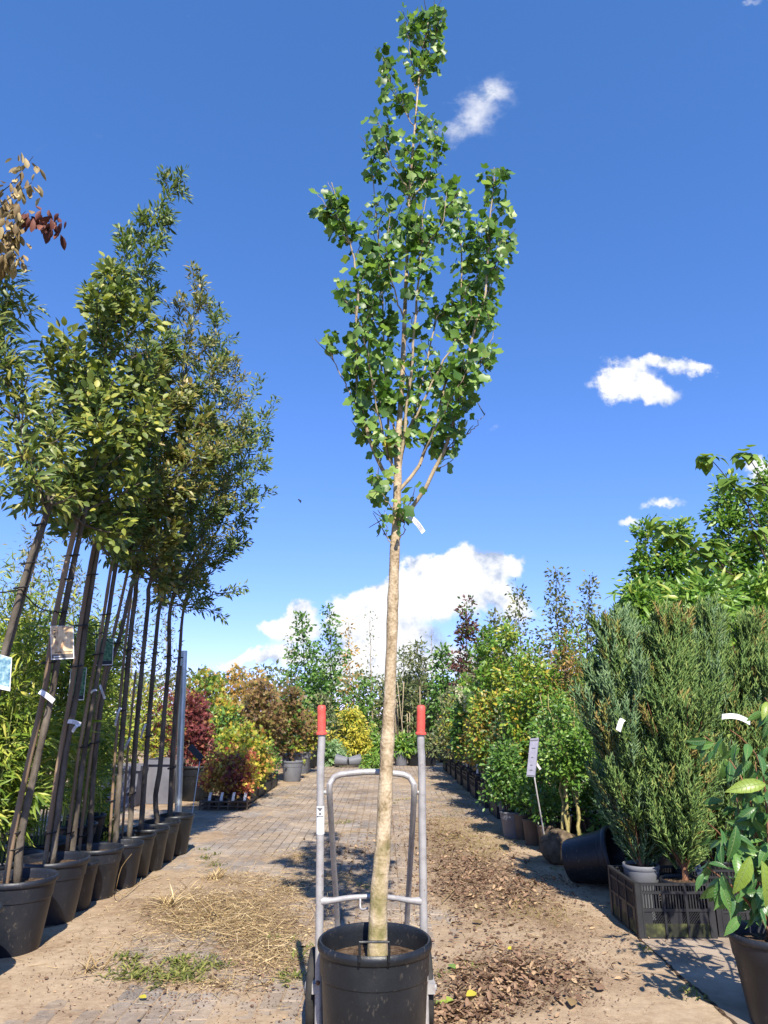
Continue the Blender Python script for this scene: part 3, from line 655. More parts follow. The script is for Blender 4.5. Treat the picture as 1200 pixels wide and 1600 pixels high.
def strip_tag(parent, a, b, Y, w=.016, bend=.01, lines=True):
    """white plastic loop label from pixel a to pixel b, bowed towards the viewer"""
    p0, p1 = at(*a, Y), at(*b, Y); d = unit(p1 - p0); wd = unit(np.cross(d, (0, 1, 0)))
    pts = [p0 + (p1 - p0) * t + np.array((0, -bend * math.sin(t * math.pi), bend * .6 * math.sin(t * math.pi))) for t in np.linspace(0, 1, 9)]
    q = MB(); ribbon(q, pts, w, wd); t = q.build('tag', 'tag', parent)
    q = MB()
    for o_ in (-.28, 0., .25): ribbon(q, [p + wd * w * o_ + np.array((0, -.0012, 0)) for p in pts[3:8]], w * .09, wd, .0003)
    q.build('lettering', 'card_back', t)
    return t

# ------------------------------------------------------------------ the tall potted tree in the middle
YT = 2.78
potc = np.array((-.033, YT, .018)); PR, PH = .205, .367
tree = thing('potted_tree', 'tall slender tree with pale trunk in black pot on the hand truck', 'potted tree', potc)
pb = pot(tree, potc, PR, PH, 'pot', r0=.172, seg=56, soil=.80)
hb = MB()                                              # handle on the front of the rim
hy = YT - PR * .985; hz = potc[2] + PH
hb.tube(spline([at(562, 1500, hy - .012), at(562, 1474, hy - .016), at(566, 1472, hy - .016), at(603, 1472, hy - .016), at(608, 1474, hy - .016), at(608, 1500, hy - .012)], 24), .0042, 8)
hb.obox(at(562, 1492, hy - .004), (.004, 0, 0), (0, .012, 0), (0, 0, .018)); hb.obox(at(608, 1492, hy - .004), (.004, 0, 0), (0, .012, 0), (0, 0, .018))
auto(hb.build('handle', 'pot', pb))
tp = [(590, 1480), (592, 1420), (597, 1330), (603, 1200), (609, 1090), (613, 1000), (616, 900), (617, 850), (620, 760), (622, 690), (628, 600), (632, 500), (636, 400), (640, 300), (648, 200), (655, 120), (662, 70), (672, 20)]
tpts = np.array([at(x, y, YT) for x, y in tp])
tpts[0, 2] = potc[2] + PH * .74
nn = 90; tr = spline(tpts, nn); hh = tr[:, 2]
rad = np.interp(hh, [.3, .45, .7, 1.2, 1.75, 2.05, 2.4, 3.0, 4.0, 4.9], [.0375, .033, .0285, .0235, .0205, .017, .0125, .009, .005, .002])
rg = np.random.default_rng(4)
kn = np.zeros(nn)
for hk in (.62, .86, 1.06, 1.28, 1.52, 1.60, 1.74, 1.80, 1.98, 2.12):  # knots on the stem
    kn += np.exp(-((hh - hk) / .018) ** 2) * rg.uniform(.08, .22)
wobx = (fbm(hh * 1.0, hh * 0, 31, 4, 3) - .5) * .012
trw = tr.copy(); trw[:, 0] += wobx * (hh < 2.2)
lo = hh < .75
b = MB(); b.tube(trw, rad * (1 + kn) * (1 + rg.normal(0, .018, nn)), 18); b.build('trunk', 'bark_main', tree)
# pruning scar
s = MB(); s.lathe([(0, .004), (.009, .003), (.012, -.004)], at(619, 697, YT - .012), 10, axis=(0, -1, .15)); s.build('pruning_scar', 'bark_dark', tree)
LIMBS = [  # pixel polyline, depth swing
    ([(627, 813), (657, 777), (677, 740), (688, 715), (697, 693), (717, 627), (733, 550), (753, 473), (763, 420), (766, 330), (772, 262)], -.10, .0095),
    ([(622, 768), (650, 737), (663, 707), (677, 667), (697, 600), (707, 557), (717, 500), (722, 420), (716, 340), (707, 285)], .16, .0085),
    ([(623, 735), (630, 690), (634, 660), (640, 600), (647, 527), (653, 450), (660, 380), (666, 310)], -.09, .0085),
    ([(613, 755), (592, 725), (580, 693), (567, 653), (558, 600), (557, 533), (559, 450), (552, 395), (535, 345), (518, 285)], -.06, .009),
    ([(613, 730), (609, 690), (606, 640), (602, 587), (598, 480), (592, 380), (584, 290), (580, 215)], .10, .006),
    ([(622, 760), (632, 700), (650, 640), (668, 560), (692, 480), (735, 470), (748, 380), (742, 345)], .20, .006),
    ([(622, 700), (655, 640), (690, 570), (735, 500), (770, 440), (788, 360)], .05, .006),
    ([(620, 745), (600, 690), (585, 620), (575, 560), (560, 500), (540, 470)], -.15, .005),
    ([(620, 690), (600, 600), (585, 520), (575, 430), (578, 380)], .18, .006),
    ([(553, 400), (532, 352), (508, 318), (490, 294)], -.09, .003),
    ([(548, 385), (530, 340), (522, 308), (512, 284)], -.02, .003),
    ([(640, 300), (615, 260), (600, 220), (592, 190)], -.08, .004),
    ([(640, 320), (665, 280), (680, 240), (685, 200)], .08, .004),
    ([(648, 200), (620, 150), (605, 120), (600, 90)], -.05, .003),
    ([(652, 150), (642, 90), (640, 55), (645, 30)], .04, .003),
    ([(655, 120), (675, 70), (683, 45), (680, 12)], -.03, .003),
    ([(560, 640), (535, 590), (520, 560), (512, 530)], -.05, .004),
    ([(720, 620), (745, 580), (765, 540), (772, 510)], -.1, .004),
    ([(690, 715), (715, 690), (740, 670), (758, 645)], -.05, .004),
    ([(660, 710), (690, 650), (725, 590), (745, 560)], -.2, .005),
    ([(632, 500), (612, 440), (605, 380), (610, 330)], -.16, .004),
    ([(634, 450), (655, 400), (690, 350), (698, 300)], -.14, .004),
    ([(618, 800), (605, 785), (595, 765), (588, 735)], -.1, .003),
    ([(618, 860), (606, 840), (604, 815), (600, 795)], -.05, .003),
    ([(618, 850), (632, 830), (630, 805), (640, 790)], -.05, .003),
]
paths = []; lim = []
rg = np.random.default_rng(8)
for pts, sw, r0 in LIMBS:
    n = len(pts); pp = spline([at(x, y, YT + sw * min(1, i / (n - 1) * 1.6)) for i, (x, y) in enumerate(pts)], 22)
    pp[1:-1] += rg.normal(0, .003, (20, 3))
    paths.append(pp); lim.append((pp, np.linspace(r0, r0 * .25, 22)))
paths.append(trw[52:])
tw = []
for pi, pp in enumerate(paths):                           # leafy twigs all along the limbs
    ln = np.linalg.norm(np.diff(pp, axis=0), axis=1).sum()
    for j in range(int(ln / .052)):
        f = .12 + .88 * rg.random(); i = min(len(pp) - 2, int(f * (len(pp) - 1))); b0 = pp[i]
        tgt = unit(pp[i + 1] - pp[i]); o_ = rg.normal(0, 1, 3); o_ -= tgt * (o_ @ tgt); o_ = unit(o_)
        l2 = rg.uniform(.04, .15)
        e = b0 + unit(tgt * .9 + o_ * .75 + np.array((0, 0, .35))) * l2
        tw.append((resample([b0, (b0 + e) / 2 + rg.normal(0, .006, 3), e], 4), np.linspace(.0026, .0012, 4)))
for p_, r_ in lim:
    b = MB(); b.tube(p_, r_, 7, cap=False); b.build('branch', 'twig', tree)
wood('twig', 'bark_grey', tree, tw, sides=4)
Pp, D, Nn, tg = leaf_spots(rg, [t[0] for t in tw] + paths, 3800, .021, s0=.2, along=.3, droop=.55, up=.55, w=np.array([3.0] * len(tw) + [.6] * len(paths)))
Nn = unit(Nn + np.array((0, -.45, 0)) + rg.normal(0, .25, Pp.shape))
S = .019 + .036 * rg.random(len(Pp)) ** 1.2
D = unit(D + np.array((0, 0, -.25)))
# the crown's own outline: narrow tip, two side limbs, a wedge that closes on the stem
EY = np.array([5, 60, 100, 150, 200, 255, 262, 300, 350, 400, 450, 500, 550, 600, 650, 700, 750, 800, 865])
EL = np.array([632, 600, 583, 588, 566, 570, 478, 474, 488, 500, 505, 508, 512, 545, 552, 564, 578, 594, 600])
ER = np.array([694, 692, 690, 672, 698, 698, 792, 792, 800, 800, 782, 780, 776, 766, 744, 714, 682, 652, 634])
dz = (Pp[:, 2] - H); zc = Pp[:, 1] * cp + dz * sp; yc = -Pp[:, 1] * sp + dz * cp
qx = 600 + F * Pp[:, 0] / zc; qy = 800 - F * yc / zc
ok = (qy > 9) & (qx > np.interp(qy, EY, EL)) & (qx < np.interp(qy, EY, ER)) & ~((qy < 345) & (qx > 541 + .12 * (345 - qy)) & (qx < 572)) & ~((qy < 300) & (qx > 700) & (qx < 748) & (rg.random(len(qx)) < .7))
Pp, D, Nn, S = Pp[ok], D[ok], Nn[ok], S[ok]
near = np.argsort(Pp[:, 1])[:300]; m_ = np.ones(len(Pp), bool); m_[near] = False
var = rg.integers(0, 4, len(Pp)); VN = ['tulip', 'tulip_folded', 'tulip_curled', 'tulip_cupped']
b = MB()
for k in range(4):
    e = near[var[near] == k]; leaf_objects(VN[k], 'L_main', Pp[e], D[e], Nn[e], S[e], tree)
    e = m_ & (var == k); put(b, VN[k], Pp[e], D[e], Nn[e], S[e])
b.build('crown', 'L_main', tree, kind='stuff')
yl = MB(); put(yl, 'tulip', np.array([at(604, 683, YT - .05)]), np.array([(0, -.1, -1.)]), np.array([(.1, -1, .2)]), np.array([.05])); yl.build('yellow_leaf', 'L_yellow', tree)
strip_tag(tree, (637, 806), (662, 832), YT - .05, w=.02, bend=.012)

# ------------------------------------------------------------------ the hand truck
YU = 2.925
truck = thing('hand_truck', 'silver two-wheeled hand truck with red grips carrying the potted tree', 'hand truck', (-.05, 3.0, 0))
def rail(xs_, sgn):
    p = [at(xs_[0], 1109, YU), at(xs_[1], 1165, YU), at(xs_[2], 1190, YU), at(xs_[3], 1300, YU), at(xs_[4], 1407, YU), at(xs_[5], 1590, YU)]
    q = p[-1].copy(); q[2] = .03; p.append(q)
    return spline(p, 40)
for xs_, sgn in (((502.5, 502.5, 501, 500.5, 499.5, 498), -1), ((658, 657.5, 659, 660, 661.5, 664), 1)):
    p = rail(xs_, sgn)
    b = MB(); b.tube(p, .0152, 16); ro = auto(b.build('side_rail', 'truck', truck), 60)
    a, c = at(xs_[0], 1103, YU), at(xs_[1], 1146, YU)
    gz = unit(c - a); Lg = np.linalg.norm(c - a)
    gb = MB(); gb.lathe([(0, -.004), (.012, -.003), (.0175, .004), (.018, .02), (.0172, .03), (.018, .045), (.0175, Lg - .012), (.018, Lg - .006), (.023, Lg - .003), (.023, Lg + .004), (.0155, Lg + .006)], a, 24, axis=gz)
    auto(gb.build('grip', 'grip', truck), 50)
    bb = MB(); bb.lathe([(0, .004), (.006, .003), (.008, 0), (.008, -.004)], at(xs_[5] + (1.5 * sgn), 1536, YU - .0165), 10, axis=(0, -1, 0)); bb.build('bolt', 'rust', ro)
stick = MB()                                            # sticker wrapped round the left rail
pc = [at(500.6, y, YU) for y in (1259, 1303)]
for (f0, f1, mm, nm) in ((0, 1, 'sticker', 'sticker'),):
    a_ = np.linspace(math.radians(190), math.radians(350), 12)
    Vv = [pc[k] + np.array((math.cos(t) * .0162, math.sin(t) * .0162, 0)) for k in (1, 0) for t in a_]
    stick.add(Vv, [(i, i + 1, 12 + i + 1, 12 + i) for i in range(11)])
st = stick.build('sticker', 'sticker', truck)
pr = MB(); axx = at(500.6, 1259, YU)
def on_st(px, py): q = at(px, py, YU); q[1] = YU - math.sqrt(max(1e-6, .0171 ** 2 - (q[0] - axx[0]) ** 2)); return q
def pst(f0, f1, y0, y1, n=10):                 # patch between the curves x = f0(t) and x = f1(t), t from top to bottom
    ts = np.linspace(0, 1, n)
    V_ = [on_st(f0(t) + (f1(t) - f0(t)) * u, y0 + (y1 - y0) * t) for t in ts for u in ts]
    pr.add(V_, [(a * n + c, a * n + n + c, a * n + n + c + 1, a * n + c + 1) for a in range(n - 1) for c in range(n - 1)])
pst(lambda t: 496.2 + 4.3 * t, lambda t: 505 - 4.3 * t, 1261.5, 1267.5)
for (x0_, x1_, y0, y1) in ((495.4, 505.6, 1274.2, 1275.6), (500.1, 501.1, 1278, 1302), (499.2, 502.2, 1268.6, 1272.8)):
    pst(lambda t, x0_=x0_: x0_, lambda t, x1_=x1_: x1_, y0, y1)
pr.build('sticker_print', 'print', st)
# rear support hoop
zt = at(580, 1207, YU)[2]
hl, hr = at(515, 1240, YU), at(647, 1240, YU)
bl, br = at(527, 1440, YU + .47), at(636, 1440, YU + .47)
bl2, br2 = bl + (bl - hl) * .0, br
fl = bl.copy(); fl[2] = .02; fl[1] += .14; frr = br.copy(); frr[2] = .02; frr[1] += .14
hoop = [fl, bl, (bl + hl) / 2, hl, at(517, 1222, YU), at(526, 1212, YU), at(545, 1208.5, YU), at(581, 1206, YU), at(617, 1208.5, YU), at(636, 1212, YU), at(645, 1222, YU), hr, (br + hr) / 2, br, frr]
b = MB(); b.tube(spline(hoop, 110), .0118, 14); auto(b.build('support_hoop', 'truck', truck), 60)
for s_, xw in ((-1, 508), (1, 653.5)):
    b = MB(); q = at(xw, 1238, YU); b.tube([q + np.array((-.008, 0, 0)), q + np.array((.008, 0, 0))], .008, 10); b.build('weld', 'truck', truck)
# bowed crossbar with flattened ends
cb = spline([at(502, 1408, YU), at(520, 1407, YU + .005), at(545, 1403, YU + .03), at(580, 1401, YU + .045), at(615, 1403, YU + .03), at(640, 1407, YU + .005), at(659, 1408, YU)], 36)
b = MB(); b.tube(cb, np.interp(np.abs(np.linspace(-1, 1, 36)), [0, .8, 1], [.0095, .0105, .016]), 14); auto(b.build('crossbar', 'truck', truck), 60)
b = MB(); b.tube(spline([at(563, 1404, YU + .03), at(563, 1417, YU + .02), at(566, 1421, YU + .01), at(575, 1419, YU)], 12), .004, 8); b.build('hook', 'truck', truck)
b = MB(); b.box((-.255, 2.56, .002), (.15, 2.94, .012)); b.build('toe_plate', 'truck', truck, smooth=False)
WZ, WY = .135, 3.07
b = MB(); b.tube([(-.30, WY, WZ), (.205, WY, WZ)], .011, 12); b.build('axle', 'truck', truck)
for xw in (-.276, .169):
    w = MB(); w.lathe([(.075, -.014), (.09, -.016), (.118, -.017), (.130, -.014), (.1345, -.006), (.1345, .006), (.130, .014), (.118, .017), (.09, .016), (.075, .014)], (xw, WY, WZ), 40, axis=(1, 0, 0), closed=True)
    wo_ = auto(w.build('wheel', 'tyre', truck), 50)
    h_ = MB(); h_.lathe([(0, -.03), (.02, -.03), (.022, -.016), (.07, -.012), (.078, -.02), (.078, .02), (.07, .012), (.022, .016), (.02, .03), (0, .03)], (xw, WY, WZ), 28, axis=(1, 0, 0)); auto(h_.build('hub', 'truck', wo_), 40)
for s_, xr in ((-1, 496), (1, 672)):
    b = MB(); q = at(xr, 1534, YU + .06); b.obox(q, (.014, 0, 0), (0, .075, 0), (0, 0, .016)); b.build('axle_bracket', 'truck', truck, smooth=False)

# ------------------------------------------------------------------ left row: standard trees in black pots
ORD = ['nearest', 'second', 'third', 'fourth', 'fifth', 'sixth', 'seventh', 'eighth', 'ninth', 'last']
def std_tree(label, potspec, trunk_px, Y, crown_px, Rpx, tpl, m, nleaf, size, seed, nl=26, stake=None, ties=(), r=.018, sigma=.05, extra=None, singles=0, ori=None, bark='bark_grey', rise=.9, tags=(), sub=3, dY=0.0):
    rg = np.random.default_rng(seed); nleaf = int(nleaf * 2.1)
    rx, R_, h_, pm = potspec                               # right rim edge pixel, radius, height, material
    k = mpp(rx, 1330, Y); xc = at(rx, 1330, Y)[0] - R_
    c = np.array((xc, Y, .004))
    t = thing('potted_tree', label, 'potted tree', c, 'standard trees in the left row')
    pot(t, c, R_, h_, pm, seg=40)
    tp_ = [at(x, y, Y + dY * i / len(trunk_px)) for i, (x, y) in enumerate(trunk_px)]
    base = tp_[0].copy(); base[2] = h_ * .84
    ax = axis_px(crown_px, Y + dY)
    r = r * 1.2
    p = trunk_part(t, [base] + tp_[1:] + list(ax[1:2]), [r, r * .9, r * .8, r * .5], bark, 30, 12, .03, seed)
    Rm = [v * mpp(crown_px[0][0], crown_px[0][1], Y) for v in Rpx]
    Rf = prof(list(zip(np.linspace(0, 1, len(Rm)), Rm)))
    tuft = 'narrow' in tpl or m == 'L_bronze'
    lb = grow(rg, ax, Rf, nl, 6 if tuft else sub + 1, rise, .007, sublen=.5 if tuft else .4)
    axr = resample(ax, 12)
    lb.append((axr, np.linspace(r * .5, .002, 12)))
    for e in (extra or []):
        q = spline([at(x, y, Y + dd) for (x, y, dd) in e], 14); lb.append((q, np.linspace(.006, .0015, 14)))
    wood('branch', bark, t, lb, sides=5)
    if tuft: nleaf = int(nleaf * .95); Pp, D, Nn, tg = leaf_spots(rg, [q[0] for q in lb], nleaf, .017, s0=.45, along=.9, droop=.05, up=.6); Pp = Pp + rg.normal(0, .012, Pp.shape); size = size * 1.1
    else: Pp, D, Nn, tg = leaf_spots(rg, [q[0] for q in lb], nleaf, sigma * .8, s0=.25, along=.55, droop=.12, up=.6)
    S = rg.uniform(size * .62, size * 1.1, nleaf)
    Nn = unit(Nn + np.array((.1, -.8, .25)))
    msk_ = np.ones(nleaf, bool)
    if singles:
        vis = np.argsort(Pp[:, 1])[:singles]; msk_[vis] = False
        leaf_objects(tpl, m, Pp[vis], D[vis], Nn[vis], S[vis], t)
    b = MB(); put(b, tpl, Pp[msk_], D[msk_], Nn[msk_], S[msk_]); b.build('crown', m, t, kind='stuff')
    if stake:
        for (st_px, dy, sr, smm) in stake:
            q = [at(x, y, Y + dy) for x, y in st_px]; q[0][2] = max(.05, h_ * .6) if q[0][2] < h_ else q[0][2]
            b = MB(); q = resample(q, 24); rr = np.full(24, sr * 1.1); rr[4::5] *= 1.14
            b.tube(q, rr, 10); b.build('stake', smm, t)
    for (x, y, wpx) in ties:
        q = at(x, y, Y - .012); kk = mpp(x, y, Y); a_ = np.linspace(0, 2 * math.pi, 15)
        ring = np.stack([q[0] + np.cos(a_) * wpx * .72 * kk, q[1] + np.sin(a_) * .03, q[2] + np.sin(a_) * .006 + np.cos(a_) * .004], 1)
        b = MB(); b.tube(ring, .0045, 6); b.build('tie', 'tie', t)
    for (a_, b__, w_) in tags:
        strip_tag(t, a_, b__, Y - .045, w=w_)
    return t
LT = []
LT.append(std_tree('leftmost potted tree with long drooping leaves, its pot cut by the picture edge', (9, .20, .33, 'pot_dusty'), [(-52, 1400), (-30, 1180), (8, 1015), (45, 880), (75, 775)], 3.36, [(70, 790), (35, 680), (5, 540), (10, 425)], [55, 72, 62, 16], 'lance', 'L_lance', 950, .08, 101,
    nl=26, stake=[([(-50, 1390), (-24, 1180), (15, 1010), (52, 880), (84, 770)], .03, .009, 'bark_grey')], ties=[(33, 918, 14), (44, 880, 13), (62, 820, 14)], r=.015, sigma=.05))  # cane stake in the darker bark colour: crown shade put into its material
LT.append(std_tree('potted tree with broad oval leaves behind the leftmost pot, beige picture card on its stake', (92, .195, .345, 'pot_dusty'), [(28, 1375), (34, 1300), (60, 1181), (84, 1069), (97, 975), (115, 881), (131, 806)], 3.95, [(131, 820), (150, 690), (165, 540), (180, 415)], [62, 100, 88, 22], 'oval', 'L_oval', 2300, .062, 102,
    nl=36, stake=[([(10, 1372), (22, 1294), (47, 1181), (72, 1069), (84, 975), (104, 881), (122, 806)], -.03, .014, 'cane')], ties=[(22, 1300, 15), (24, 1325, 15), (77, 1035, 16), (91, 957, 17), (103, 905, 16), (112, 868, 16)], r=.017, sigma=.055, singles=260,
    tags=[((62, 1080), (84, 1096), .028)]))
LT.append(std_tree('tallest potted tree of the left row, small narrow leaves and a pointed top', (139, .205, .34, 'pot_dusty'), [(82, 1348), (99, 1200), (122, 1069), (134, 975), (147, 890), (155, 844)], 4.45, [(155, 850), (185, 640), (208, 440), (232, 350), (288, 266)], [60, 92, 78, 50, 16], 'narrow', 'L_narrow', 3400, .055, 103,
    nl=44, stake=[([(70, 1348), (90, 1200), (113, 1069), (126, 975), (140, 890), (150, 838)], -.025, .0125, 'cane')], ties=[(79, 1300, 13), (126, 977, 15), (118, 1041, 14), (144, 898, 12)], r=.017, sigma=.042, tags=[((106, 1127), (126, 1132), .024), ((125, 1131), (113, 1144), .018)]))
LT.append(std_tree('potted tree in the smallest pot of the left row, wedged between bigger pots', (156, .125, .27, 'pot_dusty'), [(113, 1330), (131, 1181), (150, 1069), (166, 982), (180, 890), (188, 851)], 4.72, [(188, 855), (220, 690), (236, 520)], [58, 92, 30], 'narrow', 'L_bronze', 2600, .05, 104,
    nl=34, stake=[([(104, 1330), (122, 1181), (142, 1069), (159, 982), (173, 890), (182, 851)], -.02, .010, 'cane')], ties=[(133, 1166, 11), (108, 1300, 11), (165, 960, 12), (153, 1022, 11)], r=.0145, sigma=.045, tags=[((142, 1083), (151, 1078), .014)]))
LT.append(std_tree('potted tree with a crossing cane, in the paler dusty pot of the left row', (192, .162, .305, 'pot_dusty'), [(140, 1326), (147, 1200), (163, 1069), (186, 1000), (202, 930), (212, 892)], 5.0, [(212, 900), (250, 740), (262, 560)], [55, 88, 28], 'oval', 'L_bronze', 2400, .052, 105,
    nl=32, stake=[([(124, 1326), (134, 1240), (152, 1100), (178, 990), (200, 890)], -.02, .010, 'cane')], ties=[(128, 1305, 10), (148, 1160, 10), (184, 1005, 11)], r=.015, sigma=.048, tags=[((156, 1070), (164, 1092), .016)]))
LT.append(std_tree('potted tree with grey mossy trunk and bronze crown, fifth pot before the steel pole', (223, .135, .285, 'pot_dusty'), [(181, 1316), (190, 1162), (204, 994), (212, 930), (219, 881)], 5.3, [(219, 885), (272, 700), (296, 540), (312, 425)], [48, 84, 62, 16], 'narrow', 'L_bronze', 2800, .05, 106,
    nl=34, stake=[([(171, 1316), (181, 1162), (197, 994), (206, 920)], -.02, .009, 'cane')], ties=[(173, 1250, 10), (190, 1110, 10), (203, 1015, 10)], r=.0175, sigma=.045, tags=[((188, 1105), (180, 1134), .016)]))
LT.append(std_tree('potted tree whose dark trunk rises from the fourth pot before the steel pole', (241, .145, .29, 'pot'), [(203, 1305), (210, 1181), (223, 1031), (232, 940), (238, 900)], 5.62, [(238, 905), (298, 750), (328, 610), (340, 475)], [45, 74, 62, 18], 'narrow', 'L_narrow', 2600, .05, 107,
    nl=34, stake=[([(192, 1305), (199, 1181), (212, 1050)], -.02, .008, 'cane')], ties=[(205, 1240, 9), (222, 1035, 9)], r=.0175, sigma=.045, tags=[((205, 1152), (195, 1171), .016)]))
LT.append(std_tree('potted tree with bronze wispy crown in the third pot before the steel pole', (262, .15, .30, 'pot'), [(220, 1300), (230, 1162), (246, 975), (253, 937)], 5.86, [(253, 940), (300, 810), (345, 690), (372, 560)], [42, 66, 56, 20], 'smallnarrow', 'L_bronze', 2400, .048, 108,
    nl=32, ties=[(232, 1150, 8), (243, 1020, 8)], r=.0175, sigma=.045, tags=[((228, 1131), (220, 1154), .016)]))
LT.append(std_tree('potted tree with kinked trunk base in the second pot before the steel pole', (278, .155, .30, 'pot'), [(246, 1294), (243, 1245), (250, 1200), (257, 1110), (264, 1031), (269, 937)], 6.2, [(269, 940), (312, 850), (352, 760), (392, 640)], [40, 58, 52, 20], 'smallnarrow', 'L_narrow', 2300, .05, 109,
    nl=28, ties=[(263, 1025, 8)], r=.0185, sigma=.045))
LT.append(std_tree('farthest potted tree of the left row with trailing branches, beside the steel pole', (299, .155, .31, 'pot'), [(264, 1283), (270, 1162), (280, 1031), (290, 937)], 6.5, [(290, 945), (325, 860), (368, 770), (412, 640)], [38, 52, 48, 22], 'narrow', 'L_narrow', 1700, .058, 110,
    nl=26, stake=[([(268, 1283), (274, 1162), (283, 1040)], .03, .008, 'cane')], ties=[(279, 1028, 9), (268, 1200, 8)], r=.0155, sigma=.05,
    extra=[[(295, 950, 0), (330, 930, -.05), (360, 925, -.05), (384, 915, -.05)], [(292, 955, 0), (320, 950, -.1), (345, 962, -.1), (352, 968, -.1)], [(300, 900, 0), (345, 870, 0), (375, 850, 0), (385, 845, 0)],
           [(330, 820, 0), (375, 790, 0), (405, 775, 0), (430, 765, 0)], [(370, 740, 0), (390, 700, 0), (415, 660, 0), (432, 620, 0)], [(360, 700, 0), (385, 640, 0), (400, 605, 0), (408, 588, 0)]]))
# picture cards tied to the stakes
def card(parent, corners, Y, m, cap, capfrac, nm='picture_card', lines=()):
    """corners: TL, TR, BR, BL pixels"""
    c = [at(x, y, Y) for x, y in corners]
    def q(u, v, off=0): p = (c[0] * (1 - u) + c[1] * u) * (1 - v) + (c[3] * (1 - u) + c[2] * u) * v; return p + np.array((0, -off, 0))
    def slab(mb, u0, u1, v0, v1, z0, z1):
        a = [q(u0, v1, z0), q(u1, v1, z0), q(u1, v0, z0), q(u0, v0, z0)]; b_ = [q(u0, v1, z1), q(u1, v1, z1), q(u1, v0, z1), q(u0, v0, z1)]
        mb.add(a + b_, [(3, 2, 1, 0), (4, 5, 6, 7), (0, 1, 5, 4), (1, 2, 6, 5), (2, 3, 7, 6), (3, 0, 4, 7)])
    b = MB(); slab(b, 0, 1, 0, 1, 0, .002); o = b.build(nm, 'tag', parent, smooth=False)
    b = MB(); slab(b, .03, .97, .01, 1 - capfrac, .0022, .003); b.build('photo_print', m, o, smooth=False)
    b = MB(); slab(b, .03, .97, 1 - capfrac + .003, .97, .0022, .003); b.build('caption_bar', cap, o, smooth=False)
    for (u0, u1, v0, v1, mm) in lines:
        b = MB(); slab(b, u0, u1, v0, v1, .0032, .0037); b.build('lettering', mm, o, smooth=False)
card(LT[1], [(79, 978), (115, 978), (116, 1029), (80, 1031)], 3.88, 'card_beige', 'card_grey', .155,
     lines=[(.14, .23, .13, .17, 'bark_dark'), (.14, .23, .19, .235, 'bark_dark'), (.14, .21, .25, .28, 'bark_dark'), (.15, .23, .295, .33, 'bark_dark'), (.17, .23, .345, .38, 'bark_dark'), (.17, .48, .78, .80, 'bark_dark'), (.55, .93, .775, .795, 'bark_dark'), (.12, .40, .905, .93, 'tag'), (.44, .82, .91, .925, 'print')])
card(LT[2], [(111, 1045), (136, 1043), (131, 1094), (106, 1094)], 4.53, 'card_green', 'card_dark', .15, lines=[(.15, .35, .90, .92, 'print')])
card(LT[4], [(150, 998), (178, 997), (176, 1039), (148, 1040)], 4.96, 'card_green', 'card_dark', .17, lines=[(.12, .40, .885, .905, 'print')])
card(LT[0], [(-20, 1017), (19, 1028), (16, 1080), (-22, 1072)], 3.30, 'card_blue', 'tag', .12)
# the wire that ties the stakes together
wp = [at(-60, 905, 3.1), at(33, 921, 3.32), at(88, 955, 3.90), at(130, 977, 4.40), at(160, 988, 4.7), at(184, 1003, 4.95), at(204, 1012, 5.27)]
wire = []
for i in range(len(wp) - 1):
    for t_ in np.linspace(0, 1, 8, endpoint=False): wire.append(wp[i] * (1 - t_) + wp[i + 1] * t_ - np.array((0, 0, .035 * math.sin(math.pi * t_))))
b = MB(); b.tube(wire + [wp[-1]], .0035, 6); tag(b.build('support_wire', 'tie'), 'black sagging wire strung between the stakes of the left trees', 'wire')
# galvanised pole
q0, q1 = at(280, 1275, 6.72), at(287.5, 1017, 6.72); q0[2] = 0
b = MB(); b.tube(resample([q0, q1], 6), .031, 20); tag(auto(b.build('steel_pole', 'steel')), 'galvanised steel pole standing behind the farthest left pot', 'pole')

# tree off the left edge whose dried branches hang into view
dt = thing('dried_tree', 'half-dried tree at the left edge, tan and dark red withered leaves', 'tree', (-2.35, 3.2, 0))
pot(dt, (-2.35, 3.2, .004), .19, .33, 'pot_dusty', seg=28)
trunk_part(dt, [(-2.35, 3.2, .28), (-2.36, 3.2, 1.2), (-2.33, 3.2, 2.2), (-2.3, 3.2, 3.3)], [.018, .015, .012, .006], 'bark_dark', 20, 10, .03, 3)
DB = [([(-90, 420), (-30, 330), (20, 285), (52, 244)], 'L_dry', 30), ([(-90, 430), (-20, 340), (15, 310), (50, 285)], 'L_dry', 36), ([(-80, 380), (-10, 328), (35, 340), (70, 346), (94, 347)], 'L_dryred', 46), ([(-80, 440), (-20, 390), (10, 360), (40, 330)], 'L_dry', 60), ([(-90, 480), (-40, 430), (0, 400), (28, 400)], 'L_dry', 60), ([(-90, 440), (-30, 380), (0, 370), (25, 372)], 'L_dry', 50)]
rg = np.random.default_rng(55); allb = []
for pts, m, n in DB:
    st_ = np.array((-2.3, 3.2, 3.0)); q = spline([st_ * .5 + at(*pts[0], 3.2) * .5] + [at(x, y, 3.2 - .03 * i) for i, (x, y) in enumerate(pts)], 16)
    allb.append((q, np.linspace(.006, .0014, 16)))
    Pp, D, Nn, _ = leaf_spots(rg, [q[8:]], n, .028, .25 if m == 'L_dry' else .55, .3, 1.3, .2)
    b = MB(); put(b, 'curl', Pp, unit(D * .6 + np.array((0, 0, -1))), unit(rg.normal(0, 1, (n, 3))), rg.uniform(.04, .075, n)); b.build('withered_leaves', m, dt, kind='stuff')
wood('branch', 'bark_dark', dt, allb, sides=6)

